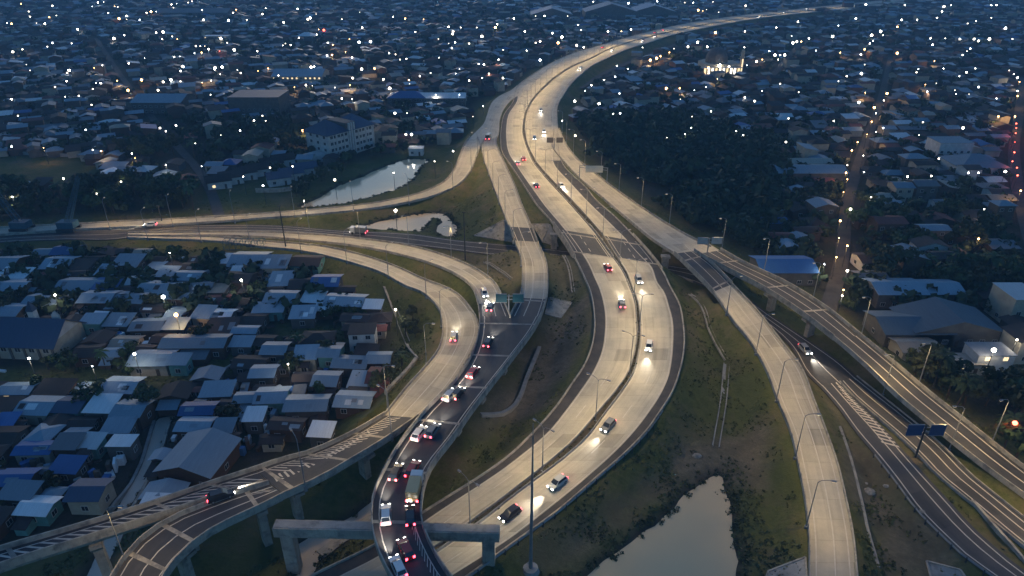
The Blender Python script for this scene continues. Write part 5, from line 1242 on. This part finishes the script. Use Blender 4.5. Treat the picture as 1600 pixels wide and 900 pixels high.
for pts, w_ in STREETS:
    q = [P(x, y, 0) for x, y in pts]; SW.append((q, w_))
def sdst(x, y):
    m = 1e9
    for q, w_ in SW:
        for a, b in zip(q, q[1:]):
            ex, ey = b.x-a.x, b.y-a.y; t = min(1, max(0, ((x-a.x)*ex+(y-a.y)*ey)/(ex*ex+ey*ey))); m = min(m, math.hypot(x-a.x-t*ex, y-a.y-t*ey)-w_/2)
    return m
cells = []
for (x, y), ok, pr in zip(far, okp, fr_p):
    if not ok or not visible(x, y, 120) or random.random() > pr*.86: continue
    if not buildable(x, y, 7, .5) or sdst(x, y) < 4.5: continue
    cells.append((x, y))
cells.sort(key=lambda c: c[1])
fm = MB(); FK = list('zldgbtr'); n_single = 0
lim = 300-len(HOUSES)-12
def wtint(): return random.choice(['grey', 'brick', 'cream', 'white', 'wood'])
for x, y in cells:
    i = int(np.argmin((SX[:, 0]-x)**2+(SX[:, 1]-y)**2)); rot = seeds[i][2]+(math.pi/2 if random.random() < .3 else 0)+R(random.uniform(-4, 4))
    w, d = random.uniform(6, 10.5), random.uniform(5.2, 7.8)
    if y > 500: w *= 1.1; d *= 1.1
    if y > 900: w *= 1.25; d *= 1.2
    if not clear(x, y, w*.8, d*.8, -.4): continue
    occ(x, y, w*.85, d*.85); col = random.choices('zldgbtr', (20, 4, 46, 15, 3, 6, 6) if y < 420 else (17, 5, 48, 16, 2, 6, 6))[0]; kind = random.choices('GYSH', (58, 18, 8, 16))[0]; h = random.choices((3.2, 6.2), (85, 15))[0]*random.uniform(.95, 1.1)
    if n_single < lim and visible(x, y, 5):
        house(x, y, rot, w, d, h, kind, col, wtint(), None, det=1 if y < 330 else 0, annex=random.random() < .2 and y < 300); n_single += 1
    else:
        a = MB(); wall_geo(a, w, d, h, kind); nb = len(a.f); roof_geo(a, w, d, h, kind, th=.1); c, s = math.cos(rot), math.sin(rot); k = len(fm.v)
        z0 = ground_z(x, y)
        fm.v += [(x+c*p-s*q, y+s*p+c*q, z0+r) for p, q, r in a.v]; wi = random.choice((7, 8, 9)); ri = FK.index(col)
        for j, f in enumerate(a.f):
            fm.f.append(tuple(k+t for t in f)); fm.m.append(wi if j < nb else ri); fm.uv.append(None)
o = stuff(fm.build('distant_houses', [ROOF[c] for c in FK]+[WALL['grey'], WALL['brick'], WALL['cream']]), 'mass of distant tin roofed houses out to the horizon', 'houses')
place(HOUSES)
# streets of the town
for (q, w_), lab in zip(SW, ('straight lamp lined side street running away right of the dark wood', 'red lit street near the right edge', 'lane of orange lamps below the far bend', 'unlit lane through the left hand town', 'lane with a row of bright lamps on the far right', 'lane behind the white block')):
    qs = [0.0]
    for a, b in zip(q, q[1:]): qs.append(qs[-1]+(b-a).length)
    t = np.linspace(0, qs[-1], max(6, int(qs[-1]/8))); A = np.stack([hermite(qs, [p[k] for p in q], t) for k in range(2)]+[0*t], 1)
    T = np.gradient(A, axis=0); T /= np.linalg.norm(T, axis=1)[:, None]; N_ = np.stack([T[:, 1], -T[:, 0], 0*t], 1)
    for p in A: p[2] = max(.0, ground_z(p[0], p[1]))+.32
    mb = MB(); ribbon(mb, A-N_*w_/2, A+N_*w_/2, skirt=.8); struct(mb.build('street', M['shoulder']), lab)
# ------------------------------------------------------------------ trees
def crown_arr(n, rx, rz, leaf, seed, lobes=7):
    r = np.random.default_rng(seed); L = r.normal(0, .45, (lobes, 3))*[rx, rx, rz*.8]; L[:, 2] = np.abs(L[:, 2])*.9
    lr = r.uniform(.38, .62, lobes)*rx; k = r.integers(0, lobes, n); d = r.normal(0, 1, (n, 3)); d /= np.linalg.norm(d, axis=1)[:, None]
    c = L[k]+d*(lr[k]*r.uniform(.55, 1.1, n)**.6)[:, None]*[1, 1, .8]
    nn = d+r.normal(0, .5, (n, 3)); nn /= np.linalg.norm(nn, axis=1)[:, None]; t = np.cross(nn, r.normal(0, 1, (n, 3))); t /= np.linalg.norm(t, axis=1)[:, None]; b = np.cross(nn, t)
    s = (leaf*r.uniform(.6, 1.35, n))[:, None]
    V = np.stack([c-t*s-b*s*.6, c+t*s*.8-b*s*.7, c+t*s+b*s*.6, c-t*s*.7+b*s*.8], 1).reshape(-1, 3)
    return V, np.arange(n*4).reshape(n, 4)
TP = []
for i in range(7):
    rx = (2.0, 2.6, 3.0, 2.3, 1.6, 3.3, 2.8)[i]; rz = (2.2, 2.3, 2.4, 3.2, 2.2, 2.6, 3.5)[i]; V, Q = crown_arr(420, rx, rz, .42, 50+i, 9); V[:, 2] += rz*.9+1.6
    cm = npmesh('crown', V, Q, [M['leaf'] if i % 2 else M['leaf2']])
    mb = MB(); hh = rz*.9+1.8; mb.tube((0, 0, -.8), (.1, 0, hh*.6), .22, .15, 6); mb.tube((.1, 0, hh*.6), (.1, .1, hh*1.3), .15, .05, 5)
    for k in range(4):
        a = k*1.6+i; mb.tube((.1, 0, hh*(.5+.08*k)), (math.cos(a)*rx*.6, math.sin(a)*rx*.6, hh*(.95+.1*k)), .1, .03, 4)
    TP.append((cm, mb.mesh('trunk', [M['bark']])))
# palm
def palm_arr(seed):
    mb = MB(); r = random.Random(seed)
    for k in range(16):
        a = k*2.4; L = r.uniform(2.4, 3.2); el = r.uniform(-.2, .9); p = [Vector((math.cos(a)*L*t*math.cos(el), math.sin(a)*L*t*math.cos(el), math.sin(el)*L*t-1.6*t*t)) for t in (0, .35, .7, 1)]; sd_ = Vector((-math.sin(a), math.cos(a), 0))
        for j in range(3):
            w0, w1 = (.2, .5, .42, .05)[j], (.2, .5, .42, .05)[j+1]
            for s in (-1, 1): mb.face([p[j], p[j]+sd_*s*w0+Vector((0, 0, -.15)), p[j+1]+sd_*s*w1+Vector((0, 0, -.15)), p[j+1]])
    mb.v = [(x, y, z+7) for x, y, z in mb.v]; c = mb.mesh('crown', [M['leaf']]); t = MB(); t.tube((0, 0, -.8), (.3, .1, 3.5), .2, .15, 6); t.tube((.3, .1, 3.5), (0, 0, 7), .15, .12, 6); return c, t.mesh('trunk', [M['bark']])
PALM = palm_arr(3)
TREES = []
def tree(x, y, k, s, palm=False):
    z = ground_z(x, y); root = thing('palm_tree' if palm else 'tree', 'x', 'palm' if palm else 'tree', (x, y, z), random.uniform(0, 6.28), 'trees among the roofs'); root.scale = (s, s, s*random.uniform(.85, 1.15))
    cm, tm = PALM if palm else TP[k]; link('crown', cm, root); link('trunk', tm, root)
    szw = 'tall' if s > 1.25 else ('small' if s < .8 else 'middling'); TREES.append((root, x, y, f'{szw} palm tree' if palm else f'{szw} {("rounded", "broad", "spreading", "upright", "slim", "wide crowned", "tall crowned")[k]} tree'))
spots = []
def try_spots(poly, n, lo=2.5, gapb=.3, s=(.6, 1.3), allow_grass=False):
    xs_ = [p[0] for p in poly]; ys_ = [p[1] for p in poly]; c = 0
    for _ in range(n*6):
        if c >= n: break
        x, y = random.uniform(min(xs_), max(xs_)), random.uniform(min(ys_), max(ys_))
        if not inpoly(np.array([x]), np.array([y]), poly)[0] or not visible(x, y, 40): continue
        if grid_at(ND, x, y) < lo+1 or grid_at(WD, x, y) < 1.5 or sdst(x, y) < 1: continue
        if not allow_grass and grid_at(town, x, y) < .3: continue
        k = random.uniform(*s)
        if not clear(x, y, 2.4*k, 2.4*k, gapb): continue
        occ(x, y, 2.2*k, 2.2*k); spots.append((x, y, k)); c += 1
try_spots(NEAR, 62, s=(.4, .85), gapb=-.9)
try_spots(wpoly([(100,560),(235,560),(200,590),(60,580),(0,560)]), 14, s=(.5, .9), allow_grass=True)
try_spots(wpoly([(620,470),(640,470),(660,560),(610,640),(590,640),(640,560)]), 8, s=(.5, .8), allow_grass=True)
for w_, n, s in ((FOREST[1], 60, (.8, 1.6)), (FOREST[2], 80, (.9, 1.7)), (FOREST[4], 25, (.9, 1.5)), (FOREST[5], 26, (.8, 1.4)), (FOREST[6], 14, (.8, 1.3)), (FOREST[7], 26, (.8, 1.4))): try_spots(w_, n, s=s, allow_grass=True, gapb=-2)
try_spots(wpoly([(560,255),(640,240),(650,230),(590,225),(560,240),(470,300),(440,315),(480,318)]), 20, s=(.5, 1.1), allow_grass=True, gapb=-1)
spots.sort(key=lambda t: t[1])
for i, (x, y, s) in enumerate(spots[:262]): tree(x, y, random.randrange(7), s, palm=(i % 9 == 5))
rest = spots[262:]
for x, y, s in [(P(655,735).x, P(655,735).y, 0)][:0]: pass
place(TREES)
def mass(name, pts, n, leaf, mat, label, cat, rxz=(3.2, 3.6), seeds_=(90, 91, 92, 93, 94)):
    pr = [crown_arr(n, rxz[0], rxz[1], leaf, q) for q in seeds_]; VV, FF, k = [], [], 0
    for x, y, z, s in pts:
        V, Q = pr[rng.integers(len(pr))]; a = rng.uniform(0, 6.28); c, s_ = math.cos(a), math.sin(a); sz = s*rng.uniform(.85, 1.2)
        VV.append(np.stack([x+(V[:, 0]*c-V[:, 1]*s_)*s, y+(V[:, 0]*s_+V[:, 1]*c)*s, z+V[:, 2]*sz], 1)); FF.append(Q+k); k += len(V)
    return stuff(link(name, npmesh(name, np.concatenate(VV), np.concatenate(FF), [mat])), label, cat)
pts = []
w_ = FOREST[0]; xs_ = [p[0] for p in w_]; ys_ = [p[1] for p in w_]
while len(pts) < 760:
    x, y = random.uniform(min(xs_), max(xs_)), random.uniform(min(ys_), max(ys_))
    if inpoly(np.array([x]), np.array([y]), w_)[0] and grid_at(ND, x, y) > 9: pts.append((x, y, random.uniform(0, 3.2), random.uniform(.6, 2.1)))
mass('wood', pts, 130, .62, M['leaf_far'], 'dense dark wood right of the exit ramp', 'wood')
pts = [(x, y, ground_z(x, y)+3.0, s) for x, y, s in rest]
for _ in range(7500):
    y = 170*(10.5**random.random()); x = random.uniform(-.9, .9)*(y+40)
    if not visible(x, y, 60) or grid_at(ND, x, y) < 9 or grid_at(WD, x, y) < 4 or grid_at(town, x, y) < .5 or sdst(x, y) < 3: continue
    s = random.uniform(.5, 1.3)*(1.25 if y > 600 else 1); pts.append((x, y, 2.2*s, s))
mass('distant_trees', pts, 46, .85, M['leaf_far'], 'mass of distant trees between the far roofs', 'trees', (2.6, 2.6))
# rough bushes on banks and pond edges
pts = []
for nm in ('reed_pond', 'long_pond', 'split_pond', 'house_canal', 'flood_channel'):
    poly = wpoly(PONDS[nm][0], PONDS[nm][1])
    for (ax_, ay_), (bx_, by_) in zip(poly, poly[1:]+poly[:1]):
        L_ = math.hypot(bx_-ax_, by_-ay_)
        for _ in range(int(L_*(2.0 if 'canal' not in nm else .5))):
            t = random.random(); x, y = ax_+(bx_-ax_)*t+random.gauss(0, 1.0), ay_+(by_-ay_)*t+random.gauss(0, 1.0)
            dd = grid_at(WD, x, y)
            if -.3 < dd < 4 and grid_at(ND, x, y) > 1: pts.append((x, y, ground_z(x, y), random.uniform(.12, .34)))
for _ in range(5200):
    y = random.uniform(78, 300); x = random.uniform(-.75, .75)*(y+30)
    if not visible(x, y, 10): continue
    nd = grid_at(ND, x, y)
    if 1.4 < nd and grid_at(WD, x, y) > .6 and grid_at(town, x, y) < .5 and random.random() < (.25+.5*grid_at(dirt, x, y)): pts.append((x, y, ground_z(x, y)-.05, random.uniform(.06, .2)))
mass('undergrowth', pts, 30, .7, M['leaf2'], 'rough low bushes on the banks and pond edges', 'bushes', (2.4, 1.8))
pts = []
for _ in range(60000):
    y = 76+(random.random()**1.6)*190; x = random.uniform(-.72, .72)*(y+30)
    if not visible(x, y, 10) or grid_at(ND, x, y) < 1.5 or grid_at(WD, x, y) < .8 or grid_at(town, x, y) > .5: continue
    if vnoise(np.array([x]), np.array([y]), 5, 31)[0] < .42+.3*grid_at(dirt, x, y): continue
    pts.append((x, y, ground_z(x, y)-.03, random.uniform(.12, .3)))
mass('grass_tufts', pts[:17000], 7, .75, M['blade'], 'tufted rough grass on the embankments', 'grass', (1.3, 1.0))
pts = []
for i in range(len(ctr)-1):
    if ys[i] < 330: break
    L_ = np.linalg.norm(ctr[i+1]-ctr[i]); w_ = np.linalg.norm(eD[i]-eC[i])
    if 358 < ys[i] < 400: continue
    for _ in range(max(1, int(L_*1.1))):
        t = random.random(); p = ctr[i]+(ctr[i+1]-ctr[i])*t; pts.append((p[0]+random.uniform(-.25, .25)*w_, p[1], p[2]-.1, random.uniform(.12, .24)))
mass('median_planting', pts, 40, .55, M['leaf2'], 'clipped dark shrubs along the median', 'shrubs', (2.0, 2.2))
# ------------------------------------------------------------------ lamps of the town
DOTS = '''33,6 82,9 45,18 47,26 88,24 77,27 11,36 18,37 57,36 70,37 121,46 144,10 153,4 162,3 169,20 179,10 184,11 186,29 198,30 198,25 218,31 229,20 244,18 236,18 268,7 276,6 271,12 294,4 300,2 316,16 318,31 357,32 364,20 386,31 194,55 178,60 244,51 255,50 253,61 269,57 277,61 345,60 355,67 366,78 306,72 313,72 320,72 304,83 315,82 326,77 41,101 47,110 35,77 82,67 74,73 112,68 20,81 105,114 108,110 160,102 201,99 226,91 272,89 281,88 286,104 282,111 335,109 336,106 344,116 347,105 371,109 376,114 221,125 282,127 150,130 157,130 145,139 86,136 102,151 123,150 104,127 267,125 247,141 255,128 316,129 330,126 329,148 200,141 143,164 28,181 18,155 134,203 275,196 250,200 259,205 345,211 305,224 375,204 397,188
402,80 410,22 415,13 443,35 465,14 481,30 485,28 494,22 534,30 495,54 562,19 566,43 614,26 662,30 649,50 633,29 701,42 720,43 708,49 707,53 777,38 774,43 745,43 753,57 685,61 701,68 711,66 706,75 733,68 786,78 446,68 442,71 454,70 467,59 512,67 520,70 546,61 561,66 579,65 540,81 550,90 511,87 519,86 608,83 618,85 625,93 635,92 686,90 748,100 756,101 779,93 491,104 486,105 565,108 403,111 419,107 435,118 460,136 478,133 488,134 551,122 547,133 523,137 599,124 640,131 609,138 656,119 673,114 718,108 712,115 764,115 753,122 733,126 786,122 416,146 534,154 550,155 681,148 718,148 636,177 617,177 415,189 410,181 473,204 634,210 643,210 739,182 755,166
803,29 837,25 851,25 887,25 820,49 863,52 878,58 903,39 908,47 950,49 971,49 986,46 837,67 844,65 872,67 901,71 912,74 823,79 844,94 926,16 927,3 982,5 1027,2 1070,4 1083,4 1091,16 1104,15 1114,3 1123,19 1098,17 1165,9 1164,49 1118,51 1163,74 1105,73 1090,66 1075,73 1053,76 1004,74 981,108 964,103 961,120 944,125 924,133 914,142 898,158 968,146 936,162 958,178 969,177 1020,193 878,189 899,212 1041,138 1062,138 1085,141 1103,136 1063,155 1121,123 1191,142 1164,152 1179,158 1080,200 1069,210 1042,215 1081,182 1111,174 1150,205 1161,211 1107,106 1147,111 1139,104 1182,96 1191,93 1167,102 1125,101
1213,43 1237,56 1239,67 1245,65 1252,65 1264,60 1211,86 1219,86 1226,86 1202,80 1275,79 1216,93 1301,57 1247,34 1310,40 1353,7 1337,29 1414,8 1433,31 1409,31 1402,42 1376,49 1380,55 1359,68 1364,64 1351,77 1345,85 1362,55 1351,101 1346,115 1323,119 1310,127 1313,82 1219,131 1248,144 1464,28 1472,18 1475,10 1486,8 1549,8 1557,8 1549,28 1512,37 1525,33 1454,60 1457,70 1477,60 1500,61 1522,61 1529,64 1546,61 1582,61 1516,76 1511,80 1504,86 1571,44 1435,108 1432,113 1474,107 1460,95 1510,113 1499,119 1524,107 1577,110 1584,116 1590,121 1446,132 1449,143 1463,130 1492,141 1494,147 1514,147 1529,136 1590,142 1557,154 1381,157 1342,160 1369,177 1369,206 1380,200 1303,189 1232,185 1442,191 1505,200 1436,211 1560,182 1228,222
18,229 68,231 145,234 158,236 206,240 259,258 315,260 99,279 117,289 19,307 151,303 189,284 290,295 380,276 265,395 377,438 422,262 457,260 411,290 523,281 475,314 615,270 679,252 708,236 618,329
1324,258 1349,243 1350,269 1361,308 1329,327 1324,384 1324,423 1288,413 1531,242 1467,248 1418,276 1455,275 1513,270 1529,270 1571,268 1595,298 1538,327 1529,373 1590,410 1318,453 1316,462 1580,457 1589,531 1553,547 86,461 255,464 45,560 144,572 210,553 450,569 618,484'''
ORANGE = '369,15 498,46 585,107 147,106 183,126 639,125 1046,82 1032,88 1026,91 1016,94 1402,83 1352,145 1386,146 211,247 275,492 1324,280 1322,270 1355,210 1586,182 1318,300 1313,345 1311,372 1307,402 1331,235 1340,222 1362,190 1366,168 1590,150 1593,128'
RED = '1588,193 1589,262 1590,274 1588,200 1587,208 1586,222 1585,238 1582,252 1586,661 343,80 506,47'
lp = {}
BIG = 1.0
for key, mt, cw in (('lamp', 'lamp', 'white'), ('cool', 'lamp_cool', 'cool white'), ('lamp_dim', 'lamp_dim', 'dim warm'), ('orange', 'lamp_orange', 'orange'), ('red', 'lamp_red', 'red')):
    mb = MB(); mb.tube((0, 0, -9), (0, 0, -.5), .12, .08, 5); pm = mb.mesh('pole', [M['dark_steel']]); mb = MB(); mb.dome((0, 0, 0), .55, 0, 8, 3); mb.dome((0, 0, 0), .55, 0, 8, 3); n0 = len(mb.v)//2
    mb.v = mb.v[:n0]+[(x, y, -z) for x, y, z in mb.v[n0:]]; mb.f = [f if f[0] < n0 else f[::-1] for f in mb.f]; lp[key] = (pm, mb.mesh('globe', [M[mt]]), cw)
TL = []; seen = []; GLOW = {}
extra_far = []
def dots(t, keyf):
    for a in t.split():
        x, y = map(float, a.split(',')); c = P(x, y, 8)
        if any(math.hypot(x-p, y-q) < 2.6 for p, q in seen): continue
        seen.append((x, y)); TL.append((c, keyf(x, y)))
dots(ORANGE, lambda x, y: 'orange'); dots(RED, lambda x, y: 'red'); dots(DOTS, lambda x, y: random.choice(('cool', 'lamp', 'lamp', 'lamp_dim', 'lamp_dim', 'orange') if random.random() < .7 else ('lamp',)))
TL.sort(key=lambda t: t[0].y); named = []
em = MB()
for i, (c, key) in enumerate(TL):
    s = min(1.45, max(.6, c.y/560))*random.choice((.45, .6, .8, 1, 1.5))  # globes enlarged with distance, their size standing in for lamp glare
    if i < 298:
        root = thing('town_lamp', 'x', 'street light', c, 0, 'lit street lights of the town'); pm, gm, cw = lp[key]
        link('pole', pm, root); g = link('globe', gm, root); g.scale = (s, s, s); named.append((root, c.x, c.y, f'{cw} street light'))
        if key in ('orange', 'red') or c.y < 250 or i % 9 == 0:
            kk = (key if key in ('orange', 'red') else 'lamp', c.y > 330)
            if kk not in GLOW:
                l = bpy.data.lights.new('lamp_light', 'POINT'); l.energy = {'orange': 900, 'red': 350, 'lamp': 500}[kk[0]]*(1.6 if kk[1] else .8); l.color = {'orange': (1, .58, .2), 'red': (1, .13, .06), 'lamp': (1, .87, .66)}[kk[0]]; l.shadow_soft_size = .5; GLOW[kk] = l
            link('lamp_light', GLOW[kk], root).location = (0, 0, -1.2)
    else:
        k = len(em.v); g = lp[key][1]
        em.v += [(c.x+v.co.x*s, c.y+v.co.y*s, c.z+v.co.z*s) for v in g.vertices]; em.f += [tuple(k+j for j in p.vertices) for p in g.polygons]; em.m += [{'lamp': 0, 'cool': 1, 'orange': 2, 'red': 3, 'lamp_dim': 5}[key]]*len(g.polygons); em.uv += [None]*len(g.polygons)
        em.tube((c.x, c.y, 0), (c.x, c.y, 8), .15, .1, 4, 4)
stuff(em.build('distant_lamps', [M['lamp'], M['lamp_cool'], M['lamp_orange'], M['lamp_red'], M['dark_steel'], M['lamp_dim']]), 'scattered pin points of distant town lamps', 'lamps')
place(named)
# what lies about in the yards
cl = MB(); n_c = 0
while n_c < 1500:
    x, y = random.uniform(-180, 10), random.uniform(78, 215)
    if not inpoly(np.array([x]), np.array([y]), NEAR)[0] or not buildable(x, y, 4, .5): n_c += .02; continue
    a, b, h = random.uniform(.3, 1.3), random.uniform(.2, .8), random.choice((.3, .5, 1.0, 1.9, 2.3)); z = ground_z(x, y); t = random.uniform(0, 3)
    if clear(x, y, a*1.6, b*1.6, .15): cl.box(-a, a, -b, b, -.3, h if h < 1.5 else h, random.choice((0, 1, 1, 2, 3, 4, 5)), Matrix.Translation((x, y, z)) @ Matrix.Rotation(t, 4, 'Z'))
    n_c += 1
stuff(cl.build('yard_clutter', [ROOF['l'], WALL['wood'], WALL['brick'], ROOF['z'], M['conc_grey'], ROOF['b']]), 'crates, tanks and low sheds littering the yards', 'clutter')
# cranes with lattice booms by the left edge
def lattice(mb, p, q, w0, w1, n):
    p, q = Vector(p), Vector(q); d = (q-p).normalized(); u = d.cross(Vector((0, 1, 0))).normalized(); v = d.cross(u)
    cs = []
    for i in range(n+1):
        t = i/n; w = w0+(w1-w0)*t; c = p+(q-p)*t; cs.append([c+u*w+v*w, c-u*w+v*w, c-u*w-v*w, c+u*w-v*w])
    for i in range(n):
        for j in range(4):
            mb.bar(cs[i][j], cs[i+1][j], .16, .16); mb.bar(cs[i][j], cs[i+1][(j+1) % 4], .08, .08); mb.bar(cs[i][j], cs[i][(j+1) % 4], .08, .08)
M['crane'] = nmat('crane_paint', (.05, .12, .16), (.04, .09, .13), 1, .6)
for lab, foot, tip, h in (('crawler crane with lattice boom leaning out of the left edge', (35, 352), (0, 288), 22), ('crawler crane with lattice boom leaning right beside the ramps', (108, 352), (147, 285), 20)):
    c = P(foot[0], foot[1]+6, 1.2); k = (c.y*CP+H*SP)/F; root = thing('crane', lab, 'crane', (c.x, c.y, 1.2)); mb = MB(); mb.box(-3, 3, -2, 2, .9, 3.2); mb.build('cab', M['crane'], root)
    for s in (-1, 1):
        mb = MB(); mb.box(-3.2, 3.2, s*2.2-.5, s*2.2+.5, -.4, .9); mb.build('track', M['dark_steel'], root)
    mb = MB(); lattice(mb, (0, 0, 2), ((tip[0]-foot[0])*k, 0, h), .9, .5, 12); mb.build('boom', M['crane'], root)
c = P(383, 386, .8); root = thing('scaffold_frame', 'low bluish steel lattice frame between the loop ramps and the bungalow', 'scaffold', (c.x, c.y, .2)); mb = MB()
for y_ in (-1.2, 1.2):
    for z_ in (.2, 3.4): mb.bar((-7, y_, z_), (7, y_, z_), .16, .16)
    for i in range(8): mb.bar((-7+2*i, y_, 0), (-7+2*i, y_, 3.4), .12, .12)
    for i in range(7): mb.bar((-7+2*i, y_, .2), (-5+2*i, y_, 3.4), .1, .1)
for i in range(8): mb.bar((-7+2*i, -1.2, 3.4), (-7+2*i, 1.2, 3.4), .1, .1)
mb.build('lattice', M['crane'], root)
# boulders on the brown field
for x, y, s in ((1357, 771, 1.0), (1382, 767, .5), (1353, 758, .3), (1436, 812, .55), (1089, 714, .8)):
    c = P(x, y, 0); root = bpy.data.objects.new('boulder', None); mb = MB(); n0 = 8
    rr = random.Random(x)
    for s_ in (1, -1): mb.dome((0, 0, 0), 1, 0, 9, 3, .6*s_)
    mb.v = [(a*s*1.2*rr.uniform(.85, 1.15), b*s*rr.uniform(.85, 1.15), e*s*rr.uniform(.8, 1.1)) for a, b, e in mb.v]; bpy.data.objects.remove(root)
    o = mb.build('boulder', M['conc']); o.location = (c.x, c.y, ground_z(c.x, c.y)+.1); tag(o, {1357: 'largest pale boulder on the brown field', 1382: 'pale stone right of the largest boulder', 1353: 'tiny pale stone above the largest boulder', 1436: 'lone pale stone near the lower branch road', 1089: 'pale flat rock by the outflow above the near pond'}[x], 'boulder')
# ------------------------------------------------------------------ haze
HZ = .0003
m = bpy.data.materials.new('haze_air'); m.use_nodes = True; N = m.node_tree.nodes; L = m.node_tree.links; N.remove(N['Principled BSDF'])
pv = N.new('ShaderNodeVolumePrincipled'); pv.inputs['Color'].default_value = (.3, .62, .95, 1); pv.inputs['Density'].default_value = HZ; pv.inputs['Anisotropy'].default_value = 0
L.new(pv.outputs[0], N['Material Output'].inputs['Volume'])
mb = MB(); mb.box(-4400, 4400, -350, 7100, -6, 104); stuff(mb.build('haze', m), 'thin blue evening haze over the town', 'haze')
